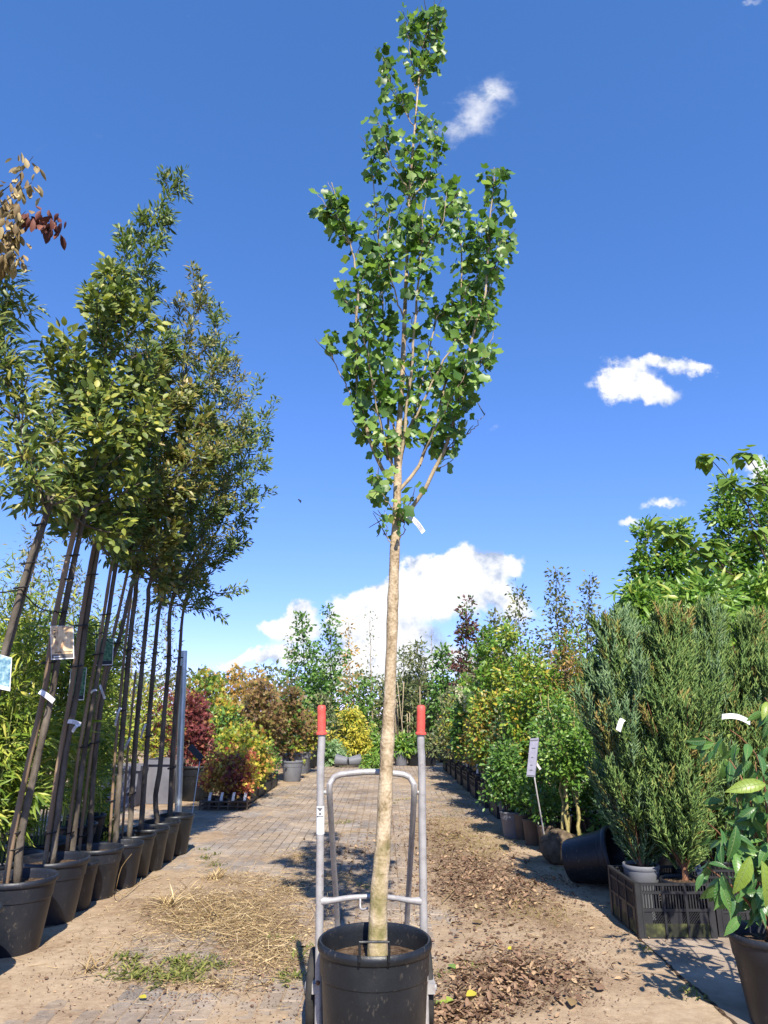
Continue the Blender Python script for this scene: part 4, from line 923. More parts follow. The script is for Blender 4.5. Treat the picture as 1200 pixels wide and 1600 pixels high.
# ------------------------------------------------------------------ bamboo thicket at the left
def bamboo(label, px, Y, top, seed, wpx=60, n=16, m='L_bamboo', leaves=1500, size=.12):
    leaves = int(leaves * 1.5); size = size * .8
    rg = np.random.default_rng(seed); c = at(px, 1300, Y); c[2] = 0
    t = thing('bamboo', label, 'bamboo', c, 'bamboo plants behind the left trees')
    W = wpx * mpp(px, 1100, Y); zt = at(px, top, Y)[2]; lb = []
    pot(t, (c[0], c[1], .0), min(.28, W * .8), .30, 'pot', seg=24)
    cul = MB()
    for i in range(n):
        a = rg.random() * 6.28; r0 = .14 * math.sqrt(rg.random()); r1 = W * math.sqrt(rg.random()) * 1.1
        b0 = c + np.array((math.cos(a) * r0, math.sin(a) * r0, .26)); hgt = zt * rg.uniform(.7, 1.03)
        tip = c + np.array((math.cos(a) * r1, math.sin(a) * r1 * .8, hgt)); mid = (b0 * .45 + tip * .55) + np.array((0, 0, .12 * hgt)) - np.array((math.cos(a), math.sin(a), 0)) * r1 * .25
        q = spline([b0, mid, tip], 16); lb.append(q); cul.tube(q, np.linspace(.007, .002, 16), 5, cap=False)
    side = []
    for q in lb:
        for j in range(12):
            i = rg.integers(3, 15); d = unit(rg.normal(0, 1, 3) * np.array((1, 1, .3)) + np.array((0, 0, .35))); e = q[i] + d * rg.uniform(.10, .28)
            s_ = resample([q[i], (q[i] + e) / 2 + (0, 0, .015), e], 4); side.append(s_); cul.tube(s_, np.linspace(.002, .001, 4), 3, cap=False)
    cul.build('culms', 'culm', t)
    Pp, D, Nn, tg = leaf_spots(rg, side + [q[6:] for q in lb], leaves, .025, .2, .7, .35, .6)
    Nn = unit(Nn + np.array((0, -.35, 0)))
    b = MB(); put(b, 'bamboo', Pp, unit(D + tg * .5), Nn, rg.uniform(size * .6, size * 1.25, leaves)); b.build('foliage', m, t, kind='stuff')
bamboo('bamboo clump at the left edge behind the leftmost potted tree', -25, 4.55, 905, 201, 75, 16, leaves=1900)
bamboo('dense bamboo clump behind the beige picture card', 62, 5.3, 945, 202, 62, 16, leaves=2000)
bamboo('bamboo clump showing between the second and third left trunks', 112, 6.1, 985, 203, 45, 13, leaves=1500)
bamboo('tall bamboo clump farther back at the left edge', 5, 6.6, 885, 204, 90, 18, leaves=2200)
bamboo('bamboo clump in the back right of the thicket, near the grey containers', 128, 7.9, 965, 205, 42, 14, leaves=1700, size=.13)
bamboo('low bamboo at the foot of the leftmost potted trees', 10, 4.75, 1090, 206, 75, 14, leaves=1700, size=.14)
bamboo('low bamboo leaning over the grey container', 132, 6.6, 1120, 207, 36, 10, leaves=900, size=.14)

# ------------------------------------------------------------------ generic plants
def plant(name, label, cat, base_px, Y, crown_px, Rpx, tpl, m, nleaf, size, seed, nl=26, stems=1, bark='bark_dark', pot_=None, sigma=.06, rise=.9, r=.015, group=None, stem_from=None, mats=None, droop=.15, sub=2, spread=.05, depth=1.0):
    """free-standing or potted tree/shrub. base_px is the x pixel of its foot"""
    rg = np.random.default_rng(seed)
    c = at(base_px, 1250, Y); c[2] = 0.0
    t = thing(name, label, cat, c, group)
    z0 = .0
    if pot_:
        R_, h_, pm = pot_; pot(t, (c[0], c[1], .002), R_, h_, pm, seg=22); z0 = h_ * .83
    ax = axis_px(crown_px, Y); k = mpp(crown_px[0][0], crown_px[0][1], Y)
    Rf0 = prof(list(zip(np.linspace(0, 1, len(Rpx)), [v * k for v in Rpx])))
    stemb = MB(); lb = []
    for s_ in range(stems):
        a = 6.28 * s_ / stems + rg.random(); o_ = np.array((math.cos(a), math.sin(a), 0))
        b0 = np.array((c[0], c[1], z0 - .02)) + o_ * (spread * .4 if stems > 1 else 0)
        e = resample(ax, 10); sh = o_ * (spread if stems > 1 else 0)
        pts = [b0] + [p + sh * (i + 2) / 4 for i, p in enumerate(e[[0, 4, 9]])]
        q = spline(pts, 16); q[1:-1] += rg.normal(0, .012, (14, 3)); stemb.tube(q, np.linspace(r, r * .2, 16), 7)
    stemb.build('trunk' if stems == 1 else 'stems', bark, t)
    lb = grow(rg, ax, Rf0, nl, sub, rise, .0045)
    wood('branch', bark, t, lb, sides=4)
    lp = [q[0] for q in lb] + [resample(ax, 8)]
    ms = mats or [(m, 1.0)]
    for mm, fr in ms:
        n_ = int(nleaf * fr)
        pth = lp if len(ms) == 1 else [lp[i] for i in np.unique(rg.integers(0, len(lp), max(3, int(len(lp) * .6))))]
        Pp, D, Nn, _ = leaf_spots(rg, pth, n_, sigma, .15, .5, droop, .6)
        Nn = unit(Nn + np.array((0, -.35, 0)))
        b = MB(); put(b, tpl, Pp, D, Nn, rg.uniform(size * .65, size * 1.3, n_)); b.build('crown', mm, t, kind='stuff')
    return t

# ---- left of the path, beyond the cross path
def trough(label, px0, px1, Y, h, m, seed):
    a, b_ = at(px0, 1230, Y)[0], at(px1, 1230, Y)[0]; t = thing('planter', label, 'planter', ((a + b_) / 2, Y + .25, 0))
    o = MB(); x0, x1, y0, y1 = a + .03, b_ - .03, Y, Y + .5
    o.add([(x0 + .03, y0 + .03, 0), (x1 - .03, y0 + .03, 0), (x1 - .03, y1 - .03, 0), (x0 + .03, y1 - .03, 0), (x0, y0, h), (x1, y0, h), (x1, y1, h), (x0, y1, h)], [(0, 1, 5, 4), (1, 2, 6, 5), (2, 3, 7, 6), (3, 0, 4, 7), (3, 2, 1, 0)])
    bo = o.build('body', m, t, smooth=False)
    r_ = MB()
    for lo_, hi_ in (((a, Y - .03, h - .055), (b_, Y + .0, h + .004)), ((a, Y + .5, h - .055), (b_, Y + .53, h + .004)), ((a, Y + .0005, h - .055), (a + .03, Y + .4995, h + .0035)), ((b_ - .03, Y + .0005, h - .055), (b_, Y + .4995, h + .0035))):
        r_.box(lo_, hi_)
    r_.build('rim', m, t, smooth=False)
    s = MB(); s.box((x0 + .01, y0 + .01, h - .1), (x1 - .01, y1 - .01, h - .04)); s.build('soil', 'soil', t, smooth=False)
    return t
trough('large grey plastic planter seen between the left trunks, nearest the bamboo', 146, 218, 9.6, .50, 'container', 1)
trough('large grey plastic planter between the left trunks, right one of the pair', 222, 276, 9.9, .56, 'container', 2)
plant('golden_shrub', 'small yellow-green shrub glowing behind the third left pot', 'shrub', 162, 7.2, [(162, 1315), (160, 1262)], [16, 20, 8], 'smallnarrow', 'L_yellow', 900, .05, 301, nl=18, mats=[('L_yellow', .6), ('L_yelgreen', .6)], pot_=(.12, .14, 'pot'), sigma=.035)
plant('red_maple', 'crimson maple in a black pot behind the steel pole', 'maple', 305, 10.4, [(300, 1190), (300, 1130), (298, 1085)], [18, 35, 20], 'maple', 'L_red', 1500, .075, 302, nl=30, stems=3, pot_=(.26, .46, 'pot'), sigma=.07, bark='twig', spread=.12)
plant('yellow_maple', 'yellow-orange maple high behind the crimson maple', 'maple', 322, 13.5, [(320, 1150), (322, 1090), (325, 1050)], [40, 52, 22], 'maple', 'L_orange', 1900, .09, 303, nl=26, stems=2, mats=[('L_orange', .45), ('L_yelgreen', .5), ('L_green', .3)], sigma=.09, pot_=(.22, .35, 'pot'))
plant('orange_maple', 'spreading orange maple reaching against the low cloud', 'maple', 388, 14.5, [(388, 1120), (385, 1070), (382, 1047)], [30, 50, 30], 'maple', 'L_orange', 900, .085, 304, nl=24, sigma=.07, rise=.5, pot_=(.22, .35, 'pot'))
plant('green_shrub', 'mid green shrub between the crimson and the brown maples', 'shrub', 352, 12.0, [(350, 1180), (350, 1110)], [36, 44, 18], 'small', 'L_bright', 1700, .07, 305, nl=26, stems=3, mats=[('L_green', .7), ('L_yelgreen', .4)], sigma=.08, pot_=(.22, .35, 'pot'))
plant('brown_maple', 'brown-red maple in the left row, left one of two', 'maple', 405, 12.4, [(405, 1160), (408, 1100), (410, 1064)], [28, 38, 18], 'maple', 'L_brown', 1700, .08, 306, nl=30, stems=2, sigma=.085, pot_=(.22, .36, 'pot'))
plant('brown_maple', 'brown-red maple in the left row, right one beside the truck grip', 'maple', 455, 13.2, [(452, 1170), (450, 1120), (452, 1075)], [20, 34, 14], 'maple', 'L_brown', 1400, .08, 307, nl=28, stems=2, mats=[('L_brown', .8), ('L_green', .25)], sigma=.085, pot_=(.2, .35, 'pot_grey'))
plant('lime_maple', 'lime-yellow small maple behind the tray of red seedlings', 'maple', 385, 10.4, [(385, 1210), (385, 1165), (378, 1133)], [38, 58, 26], 'maple', 'L_yelgreen', 2300, .06, 308, nl=34, stems=3, mats=[('L_yelgreen', .9), ('L_orange', .2)], sigma=.06, pot_=(.17, .24, 'pot'))
plant('rust_maple', 'rusty maple standing in the grey pot near the path end', 'maple', 468, 15.0, [(470, 1170), (478, 1140), (482, 1110)], [20, 34, 14], 'maple', 'L_brown', 1200, .08, 309, nl=22, sigma=.08, mats=[('L_brown', .7), ('L_yelgreen', .4)], pot_=(.23, .42, 'pot_grey'))
plant('dark_bush', 'round green bush behind the rusty maple', 'bush', 490, 17.0, [(488, 1170), (488, 1118)], [26, 34, 12], 'small', 'L_green', 1200, .09, 310, nl=20, sigma=.09, pot_=(.2, .35, 'pot'))
# tray of small red and yellow maples
trY = 9.3; x0 = at(312, 1262, trY)[0]; x1 = at(386, 1262, trY)[0]
tray = thing('nursery_tray', 'brown plastic tray holding the small red and yellow maples by the path', 'tray', ((x0 + x1) / 2, trY + .2, 0))
b = MB(); b.box((x0 + .02, trY + .02, .004), (x1 - .02, trY + .40, .014)); b.build('base', 'pot_brown', tray, smooth=False)
b = MB()
for k_ in range(2):
    yy = trY + .42 * k_; b.tube([(x0, yy, .10), (x1, yy, .10)], .012, 8); b.tube([(x0, yy, .045), (x1, yy, .045)], .009, 8)
    xx = (x0, x1)[k_]; b.tube([(xx, trY, .10), (xx, trY + .42, .10)], .012, 8); b.tube([(xx, trY, .045), (xx, trY + .42, .045)], .009, 8)
b.build('rail', 'pot_brown', tray)
for i in range(6):
    b = MB(); xx = x0 + (x1 - x0) * i / 5; b.box((xx - .009, trY - .006, .004), (xx + .009, trY + .006, .115)); b.build('post', 'pot_brown', tray, smooth=False)
kc = 0
WH = ['front left corner', 'front, second from left', 'front centre', 'front right corner', 'back left corner', 'back, second from left', 'back centre', 'back right corner']
MS = [('L_redyel', 'red and yellow'), ('L_orange', 'orange'), ('L_red', 'crimson'), ('L_redyel', 'yellow-tipped red'), ('L_orange', 'pale orange'), ('L_red', 'dark red'), ('L_redyel', 'red-gold'), ('L_yellow', 'yellow')]
for j in range(2):
    for i in range(4):
        xx = x0 + (x1 - x0) * (i + .5) / 4; yy = trY + .12 + .19 * j; rg = np.random.default_rng(330 + kc)
        t = thing('maple_seedling', f'{MS[kc][1]} maple seedling at the {WH[kc]} of the tray', 'maple seedling', (xx, yy, .015), 'maple seedlings in the tray')
        pot(t, (xx, yy, .015), .072, .12, 'pot_brown', seg=16)
        ax = np.array([(xx, yy, .25), (xx + rg.normal(0, .03), yy, .45), (xx + rg.normal(0, .05), yy, rg.uniform(.58, .80))])
        b = MB(); b.tube(spline([(xx, yy, .1), *ax], 10), np.linspace(.006, .002, 10), 6); b.build('trunk', 'bark_red', t)
        lb = grow(rg, ax, prof([(0, .15), (.5, .20), (1, .08)]), 16, 2, .8, .003); wood('branch', 'bark_red', t, lb, sides=4)
        Pp, D, Nn, _ = leaf_spots(rg, [q[0] for q in lb], 420, .035, .1, .4, .4, .5)
        b = MB(); put(b, 'maple', Pp, D, unit(Nn + np.array((0, -.4, 0))), rg.uniform(.03, .06, 420)); b.build('crown', MS[kc][0], t, kind='stuff')
        if j == 0:
            b = MB(); lx = xx + .03; ribbon(b, [(lx, yy - .09, .09), (lx + .008, yy - .10, .15), (lx + .02, yy - .105, .21)], .035, (1, 0, .1)); b.build('tag', 'tag', t)
        kc += 1
# dark sign on a rod beside the tray
sg = thing('stake_sign', 'dark tilted label board on a rod beside the tray of maples', 'sign', gr(298, 1288))
b = MB(); b.tube(resample([gr(298, 1288), at(312, 1190, 8.6)], 6), .005, 8); b.build('rod', 'rod', sg)
c_ = at(306, 1176, 8.6); b = MB(); b.obox(c_, unit(np.array((.75, -.1, -.65))) * .11, unit(np.array((.1, 1, .0))) * .004, unit(np.array((.65, 0, .75))) * .035); b.build('board', 'card_dark', sg, smooth=False)

# ---- plastic crates
def crate(label, c, sx, sy, h, detail=True, m='crate', group=None, name='plastic_crate', low=None):
    """c is the front-left bottom corner; sides are slatted, open topped"""
    t = thing(name, label, 'crate', (c[0] + sx / 2, c[1] + sy / 2, c[2]), group); x, y, z = c
    b = MB(); b.box((x + .008, y + .008, z + .002), (x + sx - .008, y + sy - .008, z + .010)); b.build('base', m, t, smooth=False)
    for (px_, py_) in ((x, y), (x + sx - .03, y), (x, y + sy - .03), (x + sx - .03, y + sy - .03)):
        b = MB(); b.box((px_, py_, z), (px_ + .03, py_ + .03, z + h)); b.build('corner_post', m, t, smooth=False)
    for side in range(4):
        if side < 2:
            yy = y + .004 if side == 0 else y + sy - .016
            W = sx; fn = lambda u0, u1, z0, z1, d0=0., d1=.012: ((x + u0, yy + d0, z + z0), (x + u1, yy + d1, z + z1))
        else:
            xx = x + .004 if side == 2 else x + sx - .016
            W = sy; fn = lambda u0, u1, z0, z1, d0=0., d1=.012: ((xx + d0, y + u0, z + z0), (xx + d1, y + u1, z + z1))
        b = MB()
        for z0, z1 in ((.0, .018), (.48, .53), (.80, .85), (.955, 1.0)):      # rails
            b.box(*fn(.028, W - .028, z0 * h, z1 * h, -.004, .014))
        b.build('rail', m, t, smooth=False)
        b = MB()
        if detail:
            n1 = int(W / .017)
            for i in range(n1):
                u = .034 + (W - .068) * i / (n1 - 1); b.box(*fn(u - .0032, u + .0032, .53 * h, .80 * h, 0., .007)); b.box(*fn(u - .0028, u + .0028, .85 * h, .955 * h, 0., .007))
            b.build('slat', m, t, smooth=False)
            for i in range(4):
                q = MB(); u = .03 + (W - .06) * i / 3; q.box(*fn(max(.028, u - .006), min(W - .028, u + .006), .018 * h, .955 * h, -.0065, .009)); q.build('rib', m, t, smooth=False)
            # solid lower skirt with a lattice panel cut into its top edge
            q = MB(); q.box(*fn(.028, W - .028, .018 * h, .26 * h, .001, .006)); q.build('skirt', low or m, t, smooth=False); q = MB()
            for (a0, a1) in ((.028, W * .20), (W * .42, W * .58), (W * .80, W - .028)):
                q.box(*fn(a0 + .001, a1 - .001, .26 * h, .48 * h, .001, .006))
            q.build('infill', m, t, smooth=False)
            q = MB()
            for (a0, a1) in ((W * .20, W * .42), (W * .58, W * .80)):
                nd = 7; hh_ = .22 * h
                for i in range(-4, nd + 1):
                    for s_ in (1, -1):
                        ua = a0 + (a1 - a0) * i / nd; ub = ua + (a1 - a0) * 4 / nd
                        t0 = 0.; t1 = 1.
                        if ua < a0: t0 = (a0 - ua) / (ub - ua)
                        if ub > a1: t1 = (a1 - ua) / (ub - ua)
                        if t1 - t0 < .1: continue
                        za, zb = (.26 * h + hh_ * t0, .26 * h + hh_ * t1) if s_ == 1 else (.48 * h - hh_ * t0, .48 * h - hh_ * t1)
                        lo_, hi_ = fn(ua + (ub - ua) * t0, ua + (ub - ua) * t1, za, zb)
                        A_ = np.array((lo_[0], lo_[1], lo_[2])); B_ = np.array((hi_[0] if side < 2 else lo_[0], lo_[1] if side < 2 else hi_[1], hi_[2]))
                        q.tube([A_, B_], .0018, 4, cap=False)
            q.build('lattice', m, t, smooth=False)
        else:
            b.box(*fn(.03, W - .03, .018 * h, .48 * h, .002, .008)); n1 = max(4, int(W / .05))
            for i in range(n1):
                u = .04 + (W - .08) * i / (n1 - 1); b.box(*fn(u - .006, u + .006, .53 * h, .80 * h, 0., .008))
            b.build('slat', m, t, smooth=False)
    return t
for i, y in enumerate((9.95, 10.55, 11.2, 11.85)):
    crate(['black crate of seedlings nearest the maple tray', 'second black crate behind the maple tray', 'third black crate behind the maple tray', 'fourth black crate behind the maple tray'][i], (-2.22, y, .004), .42, .55, .24, False, group='crates along the left of the path')
    plant('crate_seedlings', ['green-gold seedlings in the crate nearest the maple tray', 'lime seedlings in the second crate behind the tray', 'rusty seedlings in the third crate behind the tray', 'green seedlings in the fourth crate behind the tray'][i], 'seedlings', at(0, 0, 1)[0] * 0 + 600 + (-2.0) / ((y + .27) * cp - H * sp) * F, y + .27,
          [(600 + (-2.0) / ((y + .27) * cp - H * sp) * F, 1225 - 8 * i), (600 + (-2.0) / ((y + .27) * cp - H * sp) * F, 1178 - 6 * i)], [24, 30, 12], 'maple', ['L_yelgreen', 'L_yelgreen', 'L_brown', 'L_green'][i], 800, .05, 350 + i, nl=18, stems=4, pot_=(.13, .2, 'pot'), sigma=.05, spread=.08)
for i, (px, Y, rr, hh_, m, lab) in enumerate([(456, 14.2, .21, .42, 'pot_grey', 'empty-looking grey round pot at the far end of the left row'), (470, 15.2, .20, .42, 'pot_grey', 'second grey round pot at the far end of the left row'), (482, 16.4, .2, .38, 'pot', 'black round pot at the end of the left row')]):
    c_ = at(px, 1200, Y); c_[2] = .003; t = thing('plant_pot', lab, 'pot', c_); pot(t, c_, rr, hh_, m, seg=22)
# two grey pots lying on their sides, and a heap of green weeds
for i, (px, d) in enumerate(((535, 1), (553, -1))):
    c_ = gr(px, 1199); t = thing('fallen_pot', ['grey pot lying on its side at the path end, left one', 'grey pot lying on its side at the path end, right one'][i], 'pot', c_)
    b = MB(); b.lathe([(0, -.13), (.09, -.13), (.13, .13), (.14, .13), (.14, .15), (.12, .15), (.085, -.11), (0, -.11)], c_ + np.array((0, 0, .14)), 20, axis=(-d, .25, .12)); auto(b.build('pot_body', 'pot_grey', t))
plant('weed_clump', 'bright green weed clump growing beside the lying grey pots', 'weeds', 583, 16.4, [(583, 1200), (583, 1178)], [10, 18, 8], 'lance', 'L_bright', 500, .10, 371, nl=16, stems=4, sigma=.05)
plant('golden_conifer', 'golden yellow drooping shrub behind the lying grey pots', 'shrub', 550, 17.6, [(552, 1180), (552, 1140), (546, 1106)], [30, 38, 14], 'smallnarrow', 'L_yellow', 3000, .10, 372, nl=40, droop=.6, sigma=.07, pot_=(.2, .3, 'pot'), mats=[('L_yellow', .8), ('L_yelgreen', .35)])
plant('blue_bush', 'low dark blue-green bush left of the golden shrub', 'bush', 518, 17.2, [(520, 1190), (520, 1160)], [22, 26, 10], 'smallnarrow', 'L_juniper_blue', 1300, .10, 373, nl=22, sigma=.06, pot_=(.2, .22, 'pot'))

# ---- back row of nursery trees
BACK = [
 ('sparse pale birch left of the back-row green trees', 455, 20, [(455, 1150), (456, 1060), (455, 985)], [10, 18, 5], 'small', 'L_dull', 220, .09, 'twig', 20),
 ('broad green tree in the back row left of the truck grip', 478, 19, [(478, 1150), (476, 1050), (472, 958)], [34, 32, 7], 'small', 'L_green', 1900, .11, 'bark_dark', 34),
 ('tall green tree in the back row just right of the left grip', 518, 19.5, [(518, 1150), (516, 1050), (515, 945)], [32, 30, 6], 'small', 'L_green', 1800, .11, 'bark_dark', 34),
 ('orange-tinged thin tree in the back row above the golden shrub', 546, 21, [(546, 1140), (546, 1060), (545, 968)], [18, 24, 6], 'small', 'L_orange', 480, .10, 'twig', 24),
 ('nearly bare pale tree left of the tall trunk against the cloud', 582, 22, [(582, 1140), (580, 1050), (578, 955)], [12, 18, 6], 'small', 'L_dull', 170, .08, 'twig', 26),
 ('olive tree directly behind the tall trunk', 625, 20, [(625, 1150), (632, 1080), (630, 1010)], [26, 28, 9], 'smallnarrow', 'L_dull', 1500, .12, 'bark_dark', 28),
 ('feathery green tree right of the tall trunk in the back row', 655, 19, [(655, 1160), (655, 1080), (652, 1000)], [26, 30, 9], 'smallnarrow', 'L_dull', 1700, .13, 'bark_dark', 30),
 ('bare twig tree poking up right of the tall trunk', 676, 22, [(676, 1120), (675, 1050), (674, 975)], [8, 10, 4], 'small', 'L_dull', 50, .08, 'twig', 18),
 ('dark green tree in the back row above the right grip', 695, 18.5, [(695, 1150), (694, 1080), (690, 1012)], [24, 26, 9], 'small', 'L_green', 1500, .11, 'bark_dark', 28),
 ('columnar dark purple-leaved tree with a green tip', 728, 15.5, [(728, 1110), (728, 1030), (730, 935)], [16, 22, 7], 'small', 'L_purple', 1500, .09, 'bark_dark', 32),
 ('thin dark-leaved tree left of the sparse tall ones', 772, 15, [(770, 1080), (772, 1010), (774, 955)], [22, 26, 8], 'small', 'L_dull', 800, .09, 'bark_dark', 28),
 ('sparse dark tree against the right end of the cloud', 815, 14, [(815, 1060), (812, 980), (808, 915)], [26, 30, 10], 'small', 'L_dull', 620, .085, 'bark_dark', 30),
 ('tallest sparse dark-leaved tree right of the cloud', 872, 13, [(872, 1080), (872, 980), (868, 888)], [30, 34, 9], 'small', 'L_dull', 1250, .08, 'bark_dark', 36),
 ('sparse dark tree leaning beside the junipers', 918, 13, [(915, 1080), (918, 990), (922, 898)], [24, 26, 7], 'small', 'L_dull', 850, .08, 'bark_dark', 30),
]
for i, (lab, px, Y, cr, Rp, tpl, m, n, sz, bk, nl) in enumerate(BACK):
    mats = None
    if 'purple' in lab: mats = [('L_purple', .8), ('L_green', .25)]
    plant('nursery_tree', lab, 'tree', px, Y, cr, Rp, tpl, m, n, sz, 400 + i, nl=nl, bark=bk, sigma=.085, r=.022, group='trees of the back row', mats=mats, sub=3, pot_=(.19, .3, 'pot'))
# pots and undergrowth closing the end of the path
for i, (px, m, lab, mm) in enumerate([(600, 'pot', 'black pot of low greens behind the tall trunk', 'L_bright'), (627, 'pot_grey', 'grey pot of bright green grass at the path end', 'L_bright'), (648, 'pot', 'black pot of greens right of the grey grass pot', 'L_green'), (672, 'pot', 'black pot of greens behind the right grip', 'L_dull')]):
    plant('potted_greens', lab, 'potted plant', px, 17.2, [(px, 1176), (px, 1150)], [12, 16, 8], 'lance', mm, 420, .14, 430 + i, nl=14, stems=4, pot_=(.19, .32, m), sigma=.05)
for i, px in enumerate((500, 570, 610, 640, 668, 700, 735)):
    plant('hedge_shrub', ['leafy shrub filling the back row below the left green trees', 'leafy shrub behind the golden shrub', 'leafy shrub low behind the tall trunk', 'leafy shrub low right of the tall trunk', 'leafy shrub low below the bare twig tree', 'leafy shrub low below the right grip trees', 'leafy shrub low below the purple tree'][i], 'shrub', px, 20.5, [(px, 1180), (px, 1110), (px, 1060)], [24, 30, 16], 'small', ['L_green', 'L_green', 'L_dull', 'L_dull', 'L_dull', 'L_green', 'L_dull'][i], 1300, .12, 440 + i, nl=24, stems=4, sigma=.10, spread=.2, bark='twig')
FILL = [(300, 15.5, 1085, 'L_yelgreen', 'yellow-green shrub behind the steel pole and crimson maple'), (345, 16.0, 1078, 'L_dull', 'dull shrub behind the yellow maple'), (372, 15.2, 1105, 'L_green', 'green shrub filling the gap left of the brown maple'), (430, 16.2, 1075, 'L_brown', 'brownish shrub behind the two brown maples'), (462, 17.2, 1090, 'L_green', 'green shrub behind the right brown maple'), (505, 18.2, 1085, 'L_dull', 'dull green shrub behind the left grip'),
        (755, 13.2, 1040, 'L_dull', 'dull shrub behind the white hydrangea'), (790, 12.2, 1035, 'L_green', 'green shrub behind the orange-yellow one'), (835, 11.2, 1030, 'L_dull', 'dull shrub behind the golden-tipped one'), (880, 10.6, 1020, 'L_brown', 'russet shrub behind the tall green one with orange shoots'), (925, 10.2, 1030, 'L_green', 'green shrub left behind the blue-green juniper'), (710, 15.2, 1075, 'L_dull', 'dull shrub right behind the right grip')]
for i, (px, Y, ty, m, lab) in enumerate(FILL):
    plant('filler_shrub', lab, 'shrub', px, Y, [(px, 1180), (px + 3, (1180 + ty) / 2), (px - 2, ty)], [24, 34, 12], 'small', m, 1500, .085, 460 + i, nl=30, stems=4, sigma=.08, spread=.15, bark='twig', sub=3, group='shrubs filling the rows')
# tall cane-like pale stems at the end of the path
b = MB(); rg = np.random.default_rng(77)
canes = thing('cane_bundle', 'pale canes standing upright among the back-row greens', 'canes', at(660, 1190, 18.2) * np.array((1, 1, 0)))
for i in range(26):
    px = rg.uniform(600, 722); q = at(px, 1190, 18.2 + rg.random()); q[2] = 0; b = MB(); b.tube(resample([q, q + np.array((rg.normal(0, .1), 0, rg.uniform(1.1, 2.0)))], 4), .012, 6); b.build('cane', 'twig', canes)
# a far belt of trees closing the horizon
fb = MB(); rg = np.random.default_rng(91); n = 26000
X = rg.uniform(-26, 26, n); Yb = rg.uniform(25, 29, n)
top = 2.0 + 1.2 * fbm(X, X * 0, 61, .35) ; Z = top * rg.random(n) ** .8
put(fb, 'small', np.stack([X, Yb, Z], 1), unit(rg.normal(0, 1, (n, 3))), unit(rg.normal(0, .5, (n, 3)) + np.array((0, -.5, .6))), rg.uniform(.12, .26, n))
fo = fb.build('far_hedge', 'L_dull', kind='stuff'); tag(fo, 'far belt of greenery closing the view behind the rows', 'hedge')

# ------------------------------------------------------------------ right row
def wx(X, Y): return 600 + X / (Y * cp - (H - .4) * sp) * F
SH = [
 ('shrub', 'glossy green shrub with lichen-yellow stems growing from a burlap root ball', 889, 6.25, [(889, 1215), (880, 1150), (872, 1085)], [42, 66, 24], 'small', 'L_bright', 2900, .045, 'stem_yellow', 44, 5, None, [('L_bright', .6), ('L_green', .5)]),
 ('shrub', 'dark green shrub low beside the tilted sign', 800, 7.3, [(795, 1250), (790, 1200), (790, 1165)], [28, 40, 18], 'small', 'L_green', 1700, .05, 'bark_dark', 30, 4, (.13, .24, 'pot_grey'), None),
 ('shrub', 'tall green shrub with orange shoots left of the blue-green juniper', 900, 7.6, [(900, 1200), (898, 1100), (890, 985)], [34, 46, 20], 'smallnarrow', 'L_green', 2600, .07, 'cane', 40, 5, (.15, .26, 'pot'), [('L_bright', .55), ('L_orange', .30), ('L_brown', .2)]),
 ('shrub', 'bushy green shrub behind the tilted sign', 840, 7.6, [(838, 1180), (832, 1090), (830, 1010)], [36, 48, 22], 'small', 'L_bright', 2600, .06, 'twig', 38, 4, (.15, .26, 'pot_brown'), [('L_bright', .8), ('L_yelgreen', .3)]),
 ('shrub', 'yellowing tall shrub in the middle of the right row', 800, 9.2, [(800, 1180), (797, 1080), (795, 972)], [32, 44, 18], 'small', 'L_yelgreen', 2500, .07, 'twig', 38, 4, (.17, .28, 'pot'), [('L_yelgreen', .6), ('L_bright', .55)]),
 ('shrub', 'green maple-leaved sapling just right of the purple tree', 765, 10.2, [(765, 1160), (760, 1070), (758, 980)], [26, 38, 16], 'maple', 'L_bright', 1900, .085, 'twig', 32, 3, (.17, .28, 'pot'), [('L_bright', .9)]),
 ('shrub', 'orange-yellow shrub above the crates of the right row', 765, 9.0, [(765, 1185), (762, 1130), (760, 1085)], [34, 40, 20], 'small', 'L_orange', 2100, .055, 'bark_dark', 34, 4, (.15, .26, 'pot'), [('L_orange', .28), ('L_yelgreen', .45), ('L_green', .4)]),
 ('hydrangea', 'white-flowered hydrangea beside the right grip', 728, 11.4, [(728, 1170), (726, 1120), (724, 1085)], [22, 28, 14], 'oval', 'L_green', 800, .10, 'twig', 22, 4, (.17, .28, 'pot'), None),
 ('shrub', 'dull gold shrub low in the right row near the far end', 705, 13.0, [(707, 1180), (707, 1130), (706, 1090)], [18, 26, 12], 'small', 'L_yelgreen', 1000, .07, 'twig', 24, 4, (.17, .28, 'pot'), [('L_yelgreen', .5), ('L_dull', .6)]),
 ('shrub', 'dark shrub in shade behind the burlap root ball', 935, 6.9, [(935, 1270), (938, 1190), (940, 1120)], [30, 44, 24], 'small', 'L_green', 2000, .06, 'bark_dark', 30, 4, (.15, .24, 'pot'), None),
 ('shrub', 'leafy green shrub between the sign and the juniper, behind the glossy one', 868, 7.1, [(868, 1250), (868, 1170), (868, 1100)], [36, 46, 26], 'small', 'L_green', 2200, .055, 'bark_dark', 32, 4, (.15, .24, 'pot'), None),
 ('shrub', 'golden-tipped green shrub filling the right row above the grey pots', 828, 8.4, [(828, 1220), (826, 1140), (822, 1060)], [36, 46, 26], 'small', 'L_yelgreen', 2400, .06, 'twig', 34, 4, (.15, .24, 'pot'), [('L_bright', .6), ('L_yelgreen', .5)]),
]
